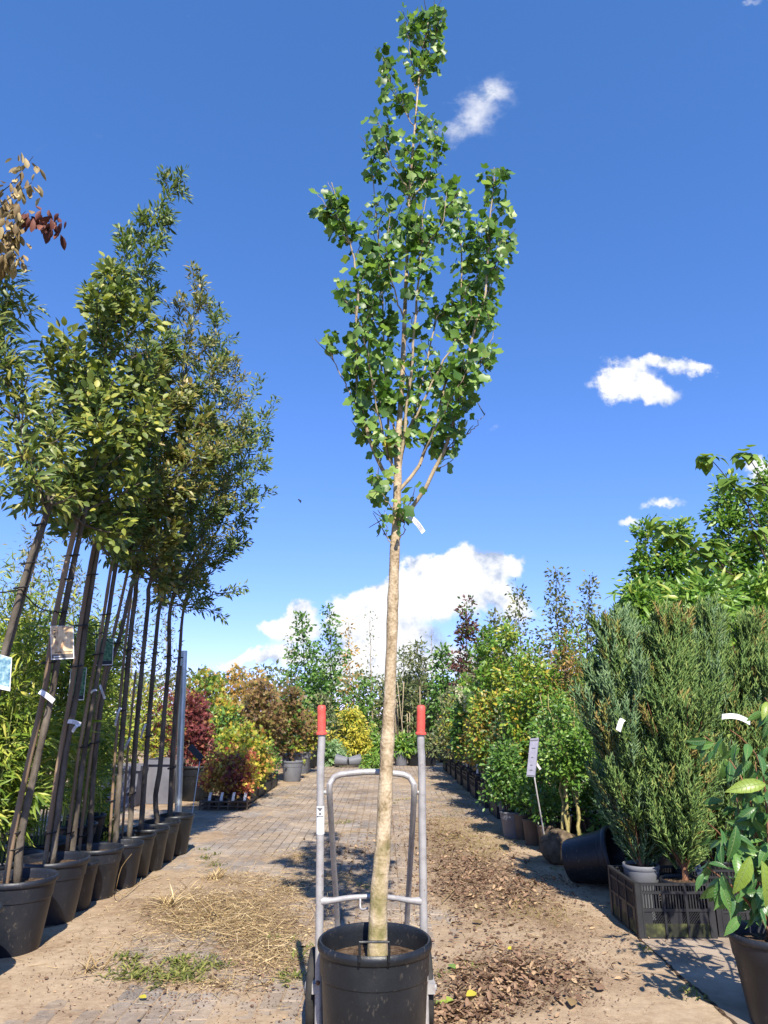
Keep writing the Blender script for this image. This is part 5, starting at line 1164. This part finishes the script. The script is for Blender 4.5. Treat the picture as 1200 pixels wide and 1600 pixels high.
for i, (nm, lab, px, Y, cr, Rp, tpl, m, n, sz, bk, nl, stems, pt, mats) in enumerate(SH):
    if 8 < Y: px = max(px, wx(1.98, Y))
    t = plant(nm, lab, nm, px, Y, cr, Rp, tpl, m, int(n * 1.45), sz * .8, 500 + i, nl=nl, stems=stems, bark=bk, pot_=pt, mats=mats, sigma=.05, spread=.10 if i else .16, r=.009 if i else .017, group='shrubs of the right row', sub=3)
    if nm == 'hydrangea':
        rg = np.random.default_rng(12)
        for (fx, fy) in ((717, 1078), (733, 1076), (722, 1092), (742, 1094), (730, 1106), (738, 1108)):
            c_ = at(fx, fy, Y - .25); k_ = 150; b = MB(); d_ = unit(rg.normal(0, 1, (k_, 3)))
            put(b, 'small', c_ + d_ * np.array((.05, .05, .07)) * rg.uniform(.6, 1, (k_, 1)), d_, unit(rg.normal(0, 1, (k_, 3))), rg.uniform(.02, .035, k_)); b.build('flower_head', 'flower', t)
for i, (px, Y, ty, m, lab) in enumerate([(1015, 5.9, 1190, 'L_green', 'added dark filler shrub low behind the left juniper'), (1085, 5.6, 1180, 'L_green', 'added dark filler shrub low between the juniper trunks'), (1160, 5.5, 1180, 'L_green', 'added dark filler shrub low behind the right juniper'), (965, 6.3, 1150, 'L_green', 'added dark filler shrub behind the tipped-over pot')]):  # leafy filler added to stand for the dark shade under the junipers
    plant('shade_filler_shrub', lab, 'shrub', px, Y, [(px, 1350), (px, (1350 + ty) / 2), (px, ty)], [36, 46, 24], 'small', m, 1500, .05, 520 + i, nl=30, stems=4, sigma=.05, spread=.1, bark='bark_dark', pot_=(.13, .2, 'pot'), sub=3, group='added filler shrubs behind the junipers')
# burlap root ball under the glossy shrub
c_ = at(872, 1330, 6.1); c_[2] = 0.0
rb = MB(); th = np.linspace(0, math.pi, 12); rgb = np.random.default_rng(2)
ph = np.arange(22) * 2 * math.pi / 22
Vv = np.array([(math.sin(a) * math.cos(p_), math.sin(a) * math.sin(p_), math.cos(a)) for a in th for p_ in ph])
bump_ = 1 + .10 * (fbm(Vv[:, 0] * 2 + 5, Vv[:, 1] * 2 + Vv[:, 2] + 5, 44, 1.5) - .5) * 2 + .03 * np.sin(9 * np.arctan2(Vv[:, 1], Vv[:, 0]))
Vv = Vv * np.array((.17, .16, .135)) * bump_[:, None] + c_ + np.array((.02, 0, .115))
rb.add(Vv, [(a * 22 + p_, a * 22 + (p_ + 1) % 22, (a + 1) * 22 + (p_ + 1) % 22, (a + 1) * 22 + p_) for a in range(11) for p_ in range(22)])
tag(rb.build('root_ball', 'burlap'), 'brown burlap-wrapped root ball beside the tipped-over pot', 'root ball')
# brown and grey pots in front of the shrubs
for i, (px, y, R_, h_, m, lab) in enumerate([(853, 1334, .085, .23, 'pot_brown', 'brown pot nearest the burlap root ball'), (829, 1322, .085, .23, 'pot_brown', 'middle one of three brown pots left of the root ball'), (814, 1312, .08, .23, 'pot_brown', 'farthest of three brown pots left of the root ball'), (802, 1300, .095, .25, 'pot_grey', 'grey pot between the brown pots and the crates, nearer one'), (790, 1290, .09, .25, 'pot_grey', 'grey pot between the brown pots and the crates, farther one')]):
    c_ = gr(px, y); c_[0] += .02; t = thing('plant_pot', lab, 'pot', c_ + np.array((0, 0, .003)), 'pots at the foot of the right row'); pot(t, c_ + np.array((0, 0, .003)), R_, h_, m, seg=24)
    rg = np.random.default_rng(600 + i)
    ax = np.array([c_ + (0, 0, .3), c_ + (0, 0, .55)]); lb = grow(rg, ax, prof([(0, .10), (.6, .14), (1, .06)]), 14, 2, .8, .003)
    b = MB(); b.tube(resample([c_ + (0, 0, .18), c_ + (0, 0, .5)], 4), .005, 6); b.build('trunk', 'bark_dark', t); wood('branch', 'bark_dark', t, lb, sides=4)
    Pp, D, Nn, _ = leaf_spots(rg, [q[0] for q in lb], 420, .035, .1, .4, .2, .5); b = MB(); put(b, 'small', Pp, D, Nn, rg.uniform(.03, .05, 420)); b.build('crown', 'L_green', t, kind='stuff')
# crates along the right edge of the path
for i in range(9):
    y = 7.55 + i * .98
    crate(f'{["nearest", "second", "third", "fourth", "fifth", "sixth", "seventh", "eighth", "farthest"][i]} of the black crates receding along the right path edge', (1.30, y, .004), .42, .62, .27, False, group='crates along the right of the path')
    for j in range(3):
        X_ = 1.41 + .19 * (j % 2); Y_ = y + .14 + .18 * j; rg = np.random.default_rng(700 + i * 3 + j); z0 = .016
        kind = ['L_yelgreen', 'L_dull', 'L_green', 'L_orange', 'L_dull'][(i + j) % 5]
        word = {'L_yelgreen': 'yellow-green', 'L_dull': 'dull green', 'L_green': 'green', 'L_orange': 'orange'}[kind]
        t = thing('crate_plant', f'young {word} plant in the {["nearest", "second", "third", "fourth", "fifth", "sixth", "seventh", "eighth", "farthest"][i]} right-hand crate, {["front", "middle", "back"][j]} pot', 'potted plant', (X_, Y_, z0), 'young plants in the right-hand crates')
        pot(t, (X_, Y_, z0), .085, .30, 'pot_grey' if (i == 0 and j < 2) else 'pot', seg=16)
        ax = np.array([(X_, Y_, .45), (X_ + rg.normal(0, .05), Y_, .8), (X_ + rg.normal(0, .08), Y_, rg.uniform(.95, 1.35))])
        b = MB(); b.tube(spline([(X_, Y_, .26), *ax], 12), np.linspace(.008, .003, 12), 6); b.tube(resample([(X_ + .03, Y_, .28), (X_ + .02, Y_, 1.1)], 3), .005, 5); b.build('stems', 'twig', t)
        lb = grow(rg, ax, prof([(0, .10), (.5, .20), (1, .10)]), 16, 2, .9, .003); wood('branch', 'twig', t, lb, sides=4)
        Pp, D, Nn, _ = leaf_spots(rg, [q[0] for q in lb], 330, .05, .1, .4, .3, .5); b = MB(); put(b, 'small', Pp, D, unit(Nn + np.array((0, -.3, 0))), rg.uniform(.04, .075, 330)); b.build('crown', kind, t, kind='stuff')
        if (i + j) % 3 == 0:
            b = MB(); ribbon(b, [(X_ - .06, Y_ - .10, .34), (X_ - .065, Y_ - .12, .42), (X_ - .05, Y_ - .13, .50)], .03, (1, 0, .1)); b.build('tag', 'tag', t)
# label board on a thin rod
sg = thing('stake_sign', 'grey-blue label board on a pale leaning rod before the glossy shrub', 'sign', gr(857, 1344))
f_ = gr(857, 1344); h_ = at(836, 1222, 5.95)
b = MB(); b.tube(resample([f_, h_, at(833, 1195, 5.95)], 8), .006, 8); b.build('rod', 'rod', sg)
cs = [at(828.5, 1154, 5.94), at(841.5, 1153, 5.94), at(835.5, 1214, 5.94), at(822.5, 1213, 5.94)]
b = MB(); back = [c + np.array((.008, .012, 0)) for c in cs]
b.add(cs + back, [(3, 2, 1, 0), (4, 5, 6, 7), (0, 1, 5, 4), (1, 2, 6, 5), (2, 3, 7, 6), (3, 0, 4, 7)]); bo = b.build('board', 'card_back', sg, smooth=False)
b = MB()
for v, u0, u1 in ((.05, .05, .98), (.26, .3, .75), (.5, .35, .6), (.70, .3, .6), (.83, .3, .65), (.97, .05, .98)):
    def qq(u, vv): return (cs[0] * (1 - u) + cs[1] * u) * (1 - vv) + (cs[3] * (1 - u) + cs[2] * u) * vv + np.array((0, -.002, 0))
    b.add([qq(u0, v + .012), qq(u1, v + .012), qq(u1, v - .008), qq(u0, v - .008)], [(0, 1, 2, 3)])
b.build('lettering', 'print', bo, smooth=False)
b = MB(); b.obox(at(841, 1197, 5.97), (.016, 0, -.026), (0, .003, 0), (.008, 0, .005)); b.build('clip', 'rod', sg, smooth=False)
# tipped-over pot
c_ = at(925, 1338, 5.35); c_[2] = .175
fp = thing('fallen_pot', 'large black pot tipped on its side next to the crates', 'pot', (c_[0], c_[1], 0))
axd = unit(np.array((.80, -.52, .20)))
b = MB(); b.lathe([(0, -.17), (.135, -.17), (.142, -.15), (.172, .10), (.178, .105), (.184, .165), (.170, .165), (.132, -.145), (0, -.145)], c_, 40, axis=axd); bo = auto(b.build('pot_body', 'pot', fp))
b = MB(); b.lathe([(.168, .13), (.192, .14), (.196, .165), (.188, .176), (.172, .172)], c_, 40, axis=axd, closed=True); b.build('rim', 'pot', bo)
b = MB(); b.lathe([(0, -.03), (.06, -.01), (.11, -.05), (.142, -.07)], c_, 24, axis=axd); b.build('soil', 'soil', fp)

# ---- crates and junipers at the right front
CA = gr(1000, 1471); CB = gr(1128, 1472)
sx = CB[0] - CA[0] - .012
c1 = crate('black slatted crate in the right foreground holding two junipers', (CA[0], CA[1], .014), sx, .47, .262, True, low='crate_algae')
c2 = crate('black crate partly hidden by big leaves at the right edge', (CB[0] + .004, CA[1] + .02, .014), .46, .47, .235, True)
def juniper(label, base, axis_pts, Rm, seed, n, mats, potspec, bark='bark_red', trunk_r=.018):
    rg = np.random.default_rng(seed); t = thing('juniper', label, 'juniper', base, 'junipers at the right')
    R_, h_, pm = potspec; pot(t, base, R_, h_, pm, seg=30, soil=.93)
    ax = np.array(axis_pts); trunk_part(t, [np.array(base) + (0, 0, h_ * .9)] + list(ax), [trunk_r, trunk_r * .7, trunk_r * .4, .003], bark, 24, 10, .05, seed)
    Rf = prof(list(zip(np.linspace(0, 1, len(Rm)), Rm))); lb = []
    axr = resample(ax, 60)
    for k in range(80):                                        # steep plume-like limbs
        tt = (k + rg.random()) / 80 * .84; a = k * 2.399; ro = rg.uniform(.35, 1.45)
        t1 = min(1, tt + rg.uniform(.16, .30)); e = axr[int(t1 * 59)] + np.array((math.cos(a), math.sin(a), 0)) * Rf(t1) * ro + np.array((0, 0, rg.uniform(-.02, .13) * t1))
        s_ = axr[int(tt * 59)]; mid = (s_ + e) / 2 + np.array((math.cos(a), math.sin(a), -.3)) * Rf(t1) * .22
        lb.append((spline([s_, mid, e], 8), np.linspace(.005, .0015, 8)))
    wood('branch', bark, t, lb, sides=4)
    for m, fr in mats:
        n_ = int(n * fr); sel = [lb[i][0] for i in rg.permutation(len(lb))[:max(8, int(len(lb) * (.9 if fr > .4 else .25)))]]
        Pp, D, Nn, tg = leaf_spots(rg, sel, n_, .016, .08, .5, 0, .5)
        D = unit(tg * 1.1 + D * .55 + np.array((0, -.1, .35)))
        b = MB(); put(b, 'juniper', Pp, D, Nn, rg.uniform(.06, .19, n_)); b.build('foliage', m, t, kind='stuff')
    return t
def jax(pts, Y): return [at(x, y, Y) for x, y in pts]
def base_at(px, Y, z): q = at(px, 1380, Y); return np.array((q[0], q[1], z))
juniper('blue-green juniper leaning left in the foreground crate', base_at(1004, CA[1] + .33, .026), jax([(1004, 1366), (992, 1230), (978, 1100), (968, 1000)], CA[1] + .33), [.07, .15, .19, .20, .10], 801, 3300, [('L_juniper_blue', .75), ('L_juniper', .35), ('L_juniper_gold', .10)], (.105, .285, 'pot_grey'))
juniper('green juniper with bare red-brown trunk in front of the foreground crate', base_at(1068, CA[1] + .14, .026), jax([(1071, 1372), (1062, 1230), (1056, 1100), (1046, 1002)], CA[1] + .14), [.045, .13, .18, .17, .06], 802, 3200, [('L_juniper', .95), ('L_juniper_gold', .10)], (.125, .245, 'pot'))
juniper('tall green juniper between the crates and the big-leaved plant', base_at(1122, CA[1] + .75, .012), jax([(1122, 1370), (1118, 1200), (1112, 1080), (1108, 985)], CA[1] + .75), [.12, .20, .22, .20, .07], 803, 3000, [('L_juniper', .7), ('L_juniper_blue', .4)], (.12, .25, 'pot'))
juniper('rightmost juniper, cut by the right picture edge', base_at(1195, CA[1] + .65, .012), jax([(1190, 1370), (1184, 1200), (1180, 1080), (1174, 1000)], CA[1] + .65), [.10, .19, .21, .19, .06], 804, 2800, [('L_juniper', .9), ('L_juniper_gold', .12)], (.12, .25, 'pot'))
juniper('dark juniper half hidden behind the blue-green one', base_at(1040, CA[1] + 1.05, .012), jax([(1040, 1350), (1035, 1200), (1028, 1080), (1022, 1020)], CA[1] + 1.05), [.14, .22, .23, .20, .06], 805, 2700, [('L_juniper', .6), ('L_juniper_blue', .5)], (.12, .25, 'pot'))
for a_, b_, Y, lab in (((974, 1124), (966, 1142), 4.15, 'white tag hanging in the blue-green juniper'), ((1128, 1120), (1172, 1129), 4.2, 'curved white tag sticking out of the tall juniper')):
    p0, p1 = at(*a_, Y), at(*b_, Y); d = unit(p1 - p0); wd = unit(np.cross(d, (0, 1, 0)))
    pts = [p0 + (p1 - p0) * t_ + np.array((0, -.01, .018)) * math.sin(t_ * math.pi) for t_ in np.linspace(0, 1, 9)]
    b = MB(); ribbon(b, pts, .030, wd); tag(b.build('plant_tag', 'tag'), lab, 'tag')
# dark plastic label standing in the crate
b = MB(); b.obox(at(1088, 1352, CA[1] + .2), (.028, 0, -.012), (0, .003, 0), (-.025, .01, .06)); tag(b.build('plant_label', 'card_dark', smooth=False), 'dark plastic label stuck in the crate beside the red-brown trunk', 'label')

# ---- big-leaved plant in the nearest right pot
bc = at(1206, 1470, 3.06); bc[2] = .014
lp_ = thing('laurel', 'glossy broad-leaved plant in black pot at the right picture edge', 'potted plant', bc)
pot(lp_, bc, .165, .315, 'pot_dusty', seg=44, r0=.115)
rg = np.random.default_rng(66)
br = [[(1200, 1450), (1190, 1330), (1165, 1230), (1130, 1175), (1100, 1150)], [(1202, 1450), (1200, 1300), (1190, 1200), (1165, 1160), (1140, 1140)], [(1205, 1450), (1215, 1320), (1225, 1200), (1215, 1120), (1195, 1090)],
      [(1198, 1450), (1165, 1370), (1130, 1310), (1105, 1285)], [(1200, 1450), (1180, 1380), (1160, 1300), (1150, 1240)], [(1205, 1450), (1195, 1400), (1215, 1310), (1200, 1250)], [(1204, 1450), (1230, 1400), (1260, 1300), (1270, 1200), (1255, 1130)],
      [(1200, 1450), (1160, 1400), (1125, 1370), (1105, 1355)], [(1204, 1450), (1180, 1350), (1185, 1250), (1180, 1190)], [(1206, 1450), (1240, 1350), (1235, 1250), (1240, 1180)]]
lbs = []
for i, p_ in enumerate(br):
    q = spline([at(x, y, 3.06 + (-.22 if i % 2 else .16) * k_ / len(p_)) for k_, (x, y) in enumerate(p_)], 16); q[0] = bc + np.array((rg.normal(0, .02), rg.normal(0, .02), .27)); lbs.append((q, np.linspace(.007, .002, 16)))
wood('stem', 'bark_red', lp_, lbs, sides=8)
Pp, D, Nn, tg = leaf_spots(rg, [q[0] for q in lbs], 300, .026, .25, .35, .75, .55)
D = unit(D * np.array((1, .8, .8)) + np.array((-.15, -.15, -.25))); S = rg.uniform(.05, .108, 300); Nn = unit(Nn + np.array((0, -.45, .1)) + rg.normal(0, .3, (300, 3)))
pick = rg.random(300) < .03
leaf_objects('laurel', 'L_glossy', Pp[~pick], D[~pick], Nn[~pick], S[~pick], lp_)
leaf_objects('laurel', 'L_lime', Pp[pick], D[pick], Nn[pick], S[pick], lp_)
for (x, y, dx, dy_, s_) in ((1172, 1338, -.55, -1, .15), (1190, 1345, .1, -1, .16), (1196, 1225, -1, -.05, .15), (1150, 1290, -.3, -1, .13)):
    leaf_objects('laurel', 'L_lime' if y != 1290 else 'L_glossy', np.array([at(x, y, 2.86)]), np.array([(dx, -.2, dy_)]), np.array([(.25, -1, .5)]), np.array([s_]), lp_)

# ---- tall trees at the right behind the junipers
RT = [
 ('slim green tree at the left of the tall right-hand trees', 1008, 8.2, [(1010, 1010), (1006, 900), (1012, 812)], [26, 34, 8], 'small', 'L_green', 1000, .065, 'twig', 30),
 ('bushy green tree right of the slim one above the junipers', 1066, 8.0, [(1066, 1010), (1062, 910), (1062, 815)], [50, 52, 14], 'small', 'L_green', 2000, .065, 'twig', 40),
 ('tall small-leaved tree in the right corner group', 1142, 8.4, [(1142, 1000), (1140, 860), (1136, 748)], [56, 54, 14], 'small', 'L_green', 2400, .065, 'twig', 46),
 ('tree cut by the right picture edge beside the small cloud', 1210, 8.0, [(1210, 1000), (1206, 850), (1200, 725)], [60, 60, 16], 'small', 'L_green', 2200, .065, 'twig', 40),
 ('bright long-leaved tree directly behind the juniper tops', 1090, 6.7, [(1090, 1100), (1090, 1000), (1088, 905)], [90, 100, 50], 'lance', 'L_bright', 2600, .11, 'bark_dark', 50),
 ('bright long-leaved sapling left of the juniper tops', 1003, 6.9, [(1003, 1080), (1000, 980), (1000, 915)], [36, 44, 20], 'lance', 'L_bright', 1000, .10, 'bark_dark', 26),
 ('long-leaved sapling at the right edge behind the junipers', 1190, 6.8, [(1190, 1090), (1188, 990), (1185, 900)], [50, 60, 26], 'lance', 'L_green', 1300, .10, 'bark_dark', 30),
]
for i, (lab, px, Y, cr, Rp, tpl, m, n, sz, bk, nl) in enumerate(RT):
    plant('nursery_tree', lab, 'tree', px, Y, cr, Rp, tpl, m if m != 'L_green' else 'L_bright', int(n * 2.5), sz * 1.08, 850 + i, nl=nl, bark=bk, sigma=.06, r=.017, group='tall trees at the right', sub=3, pot_=(.17, .28, 'pot'))
ct = thing('catalpa', 'gangly tree with drooping clusters of big soft leaves, upper right', 'tree', at(1245, 1250, 7.2) * np.array((1, 1, 0)))
pot(ct, at(1245, 1250, 7.2) * np.array((1, 1, 0)) + np.array((0, 0, .002)), .19, .32, 'pot', seg=24)
b0 = at(1245, 1250, 7.2); b0[2] = .28
trunk_part(ct, [b0, at(1240, 1000, 7.2), at(1225, 900, 7.2)], [.02, .016, .012], 'bark_dark', 16, 9, .03, 5)
arms = [[(1225, 905), (1180, 810), (1130, 740), (1105, 712)], [(1228, 900), (1215, 810), (1185, 740), (1165, 708)], [(1235, 960), (1170, 915), (1100, 870), (1050, 835)], [(1230, 930), (1190, 860), (1170, 800), (1175, 762)], [(1060, 845), (1045, 832), (1040, 822), (1035, 818)], [(1130, 885), (1110, 860), (1105, 850), (1100, 845)]]
lbs = []; rg = np.random.default_rng(88)
for a_ in arms:
    lbs.append((spline([at(x, y, 7.15) for x, y in a_], 14), np.linspace(.011, .004, 14)))
wood('branch', 'bark_dark', ct, lbs, sides=7)
tips = [q[0][-1] for q in lbs] + [lbs[2][0][9], lbs[0][0][10], lbs[2][0][6], lbs[3][0][8]]
for k_, tpp in enumerate(tips):
    n = 22 if k_ < 4 else 13; a = rg.random(n) * 6.28; d = np.stack([np.cos(a), np.sin(a), rg.uniform(-.9, .15, n)], 1)
    leaf_objects('heart', 'L_catalpa', tpp + d * .05 + rg.normal(0, .03, (n, 3)), unit(d), unit(np.stack([np.cos(a) * .5, np.sin(a) * .5 - .3, np.ones(n)], 1)), rg.uniform(.10, .17, n), ct)

# ------------------------------------------------------------------ wispy trees behind the left trunks
for i, (lab, px, Y, cr, Rp, n, m) in enumerate([
    ('wispy pale willow behind the left trunks', 130, 11, [(130, 1080), (125, 960), (118, 870)], [50, 60, 26], 1500, 'L_dull'), ('thin grey-green tree between the left trunks', 205, 12, [(205, 1080), (205, 980), (204, 905)], [34, 40, 18], 850, 'L_dull'),
    ('sparse tree seen just left of the steel pole', 262, 13, [(262, 1080), (260, 1000), (258, 935)], [24, 30, 14], 450, 'L_dull'), ('wispy tree at the left edge above the bamboo', 40, 9, [(40, 1000), (50, 900), (60, 820)], [40, 46, 20], 700, 'L_dull'),
    ('yellowing bush behind the grey planters', 215, 11.5, [(215, 1180), (212, 1120), (210, 1060)], [50, 60, 30], 2000, 'L_yelgreen'), ('green bush behind the grey planter nearest the bamboo', 165, 11.0, [(165, 1190), (162, 1120), (160, 1050)], [40, 50, 30], 1900, 'L_bamboo'), ('reddish bush left of the crimson maple', 258, 12, [(258, 1180), (258, 1120), (258, 1075)], [28, 36, 20], 1200, 'L_red')]):
    plant('nursery_tree' if 'bush' not in lab else 'bush', lab, 'tree' if 'bush' not in lab else 'bush', px, Y, cr, Rp, 'smallnarrow', m, n, .085, 900 + i, nl=36, bark='twig', sigma=.08, r=.016, sub=3, rise=1.2)

# ------------------------------------------------------------------ ground litter
def scatter_px(rg, polys, n, clump=0):
    """points on the ground inside elliptical patches given in the photograph: (cx, cy, rx, ry, weight)"""
    w = np.array([p[4] for p in polys], float); idx = rg.choice(len(polys), n, p=w / w.sum()); out = []
    for k in idx:
        cx, cy, rx, ry, _ = polys[k]; a = rg.random() * 6.28; r = math.sqrt(-math.log(1 - rg.random() * .995)) * .82
        x, y = cx + rx * r * math.cos(a), max(1195, cy + ry * r * math.sin(a)); out.append(gr(x, y))
    P_ = np.array(out)
    if clump:
        k = max(6, n // clump); src = rg.integers(0, k, n); P_ = P_[src] + rg.normal(0, .028, (n, 3)) * np.array((1, 1, 0))
    P_[:, 2] = np.maximum(sand_h(P_[:, 0], P_[:, 1]), 0) + .003
    return P_
def litter(name, label, cat, m, tpl, polys, n, s0, s1, seed, tilt=.25, lift=.012, up=False, clump=0):
    rg = np.random.default_rng(seed); P_ = scatter_px(rg, polys, n, clump); a = rg.random(n) * 6.28
    if up: D = unit(np.stack([np.cos(a) * .9, np.sin(a) * .9, rg.uniform(.25, 1.2, n)], 1)); Nn = unit(np.stack([-np.cos(a) * .6, -np.sin(a) * .6, np.ones(n)], 1))
    else:
        D = unit(np.stack([np.cos(a), np.sin(a), rg.normal(0, tilt, n)], 1)); Nn = unit(np.stack([rg.normal(0, .4, n), rg.normal(0, .4, n), np.ones(n)], 1)); P_[:, 2] += rg.random(n) ** 2 * lift
    b = MB(); put(b, tpl, P_, D, Nn, rg.uniform(s0, s1, n)); o = b.build(name, m, kind='stuff'); o['label'] = label; o['category'] = cat
    return o
litter('dry_straw', 'dry straw spread over the path left of the truck', 'straw', 'straw', 'straw', STRAW, 4600, .025, .125, 1001, .12, .016)
litter('dry_straw', 'thin straw scattered all along the aisle', 'straw', 'straw', 'straw', [(400, 1480, 260, 70, 2), (640, 1330, 160, 70, 2), (700, 1260, 90, 40, 1.5), (440, 1290, 120, 40, .8), (850, 1450, 120, 60, .7), (480, 1225, 60, 18, .5), (230, 1480, 120, 50, 1), (620, 1400, 200, 60, 1), (340, 1400, 140, 40, 1.2)], 5600, .015, .085, 1011, .08, .005)
litter('dry_straw', 'chopped straw and chaff left of the truck', 'straw', 'straw', 'smallnarrow', STRAW, 5200, .008, .03, 1002, .25, .008)
litter('leaf_litter', 'brown dead leaves drifted over the path right of the truck', 'dead leaves', 'litter', 'flake', LEAF + [(760, 1460, 170, 90, 3), (650, 1330, 140, 60, 2), (400, 1500, 240, 80, 1)], 3800, .008, .034, 1003, .22, .008)
litter('leaf_litter', 'curled dead leaves lying on the drift right of the truck', 'dead leaves', 'litter', 'curl', LEAF, 700, .018, .045, 1013, .3, .010)
litter('leaf_litter', 'crumbled leaf fragments across the whole path', 'dead leaves', 'litter', 'flake', LEAF + [(330, 1480, 260, 90, 2), (560, 1400, 200, 60, 1.2), (900, 1480, 120, 90, 1.6), (640, 1270, 130, 55, 2.5), (700, 1330, 120, 60, 2), (300, 1530, 260, 60, 1.6), (860, 1400, 90, 50, 1)], 24000, .003, .013, 1004, .35, .004)
MOSS = [(700, 1290, 50, 40, 3), (720, 1240, 40, 25, 2), (665, 1220, 40, 14, 1), (760, 1320, 40, 25, 1.5), (440, 1235, 40, 15, .7), (820, 1430, 80, 20, .5), (475, 1212, 25, 8, .7)]
litter('dry_moss', 'yellowish moss and dry grass along the right side of the path', 'moss', 'moss', 'blade', MOSS, 12000, .012, .040, 1005, up=True, clump=10)
WEED = [(255, 1525, 65, 14, 3.5), (300, 1510, 40, 10, 1), (200, 1500, 14, 12, .7), (450, 1525, 20, 12, .6), (470, 1500, 12, 20, .6), (630, 1250, 22, 7, .5), (540, 1285, 28, 6, .6), (300, 1330, 40, 10, .8), (340, 1352, 30, 10, .6), (580, 1380, 20, 10, .3), (1010, 1490, 8, 5, .2), (1085, 1560, 8, 5, .2), (745, 1515, 14, 8, .2), (870, 1360, 12, 5, .2), (700, 1520, 10, 12, .2), (440, 1470, 14, 10, .3)]
litter('weeds', 'patches of green weeds sprouting through the path', 'weeds', 'weed', 'lance', WEED, 1700, .012, .045, 1006, up=True, clump=16)
TUFT = [(270, 1420, 12, 5, 1), (300, 1395, 10, 5, 1), (340, 1375, 18, 5, 1), (270, 1460, 10, 5, .5), (140, 1520, 10, 5, .5), (350, 1440, 15, 6, .6)]
litter('dry_grass', 'dead upright grass tufts beside the left pots', 'dry grass', 'straw', 'blade', TUFT, 150, .05, .16, 1007, up=True, clump=12)
# a few single leaves and stems that stand out
for i, (x, y, m, s_, lab) in enumerate([(690, 1572, 'L_lime', .05, 'pale yellow-green fallen leaf against the right wheel'), (684, 1578, 'L_lime', .045, 'small pale leaf lying just left of its pair by the right wheel'), (700, 1576, 'L_lime', .04, 'pale leaf at the right end of the cluster by the wheel'), (702, 1516, 'L_bright', .06, 'bright green fallen leaf right of the pot rim'), (794, 1497, 'L_yellow', .04, 'small yellow leaf on the dead leaves at the right'), (752, 1448, 'straw', .07, 'pale tan leaf at the lower edge of the dead leaves'),
                                        (744, 1565, 'L_yellow', .06, 'long yellowish leaf among the dead leaves near the wheel'), (822, 1537, 'straw', .045, 'pale round leaf in the middle of the lower dead leaves'), (935, 1562, 'litter', .075, 'large curled brown leaf alone on the bare path'), (228, 1565, 'L_yellow', .04, 'small yellow leaf in front of the green weeds'), (895, 1577, 'straw', .07, 'long tan leaf on the bare path at the bottom right')]):
    p = gr(x, y); p[2] = max(float(sand_h(p[0:1], p[1:2])[0]), 0) + .014; a = i * 1.7
    b = MB(); put(b, 'oval', p[None], np.array([(math.cos(a), math.sin(a), .1)]), np.array([(.1, -.35, 1.)]), np.array([s_])); tag(b.build('fallen_leaf', m), lab, 'leaf')
tn = thing('straw_stalk', 'long bent straw stalk rising beside the left pots', 'stalk', gr(178, 1402))
b = MB(); b.tube(spline([gr(178, 1404), at(182, 1385, 4.75), at(190, 1355, 4.78), at(206, 1334, 4.8)], 12), .0022, 5); b.build('stem', 'straw', tn)
for i, (pts, lab) in enumerate([([(195, 1398), (220, 1378), (252, 1368)], 'straw stalk lying low beside the left pots'), ([(690, 1408), (700, 1400), (712, 1388)], 'thin pale twig on the dead leaves right of the truck'), ([(500, 1320), (540, 1300), (590, 1303)], 'thin stick on the path behind the truck')]):
    b = MB(); q = [gr(x, y, .03) for x, y in pts]; b.tube(spline(q, 10), .003, 5); tag(b.build('stick', 'straw'), lab, 'stick')

# ------------------------------------------------------------------ a bird far off in the sky
bc_ = at(468, 782, 30.0); bird = thing('bird', 'small dark bird flying in the blue sky left of the tree', 'bird', bc_)
b = MB(); b.tube([bc_ + np.array((-.07, 0, .07)), bc_ + np.array((-.03, 0, .045)), bc_, bc_ + np.array((.05, 0, -.08)), bc_ + np.array((.075, 0, -.12))], [.008, .03, .036, .022, .006], 8); b.build('body', 'bird', bird)
for s_ in (-1, 1):
    b = MB(); w0 = bc_ + np.array((0, 0, .01)); w1 = w0 + np.array((.06 * s_ + .01, .10 * s_, .03)); w2 = w0 + np.array((.10 * s_ * .5, .2 * s_, -.04))
    b.add([w0 + np.array((0, 0, .03)), w1, w2, w0 - np.array((0, 0, .03)), w0 + np.array((.004, 0, 0)), w1 + np.array((.006, 0, -.01))], [(0, 1, 4), (4, 1, 5), (1, 2, 5), (5, 2, 3), (4, 5, 3)]); b.build('wing', 'bird', bird)
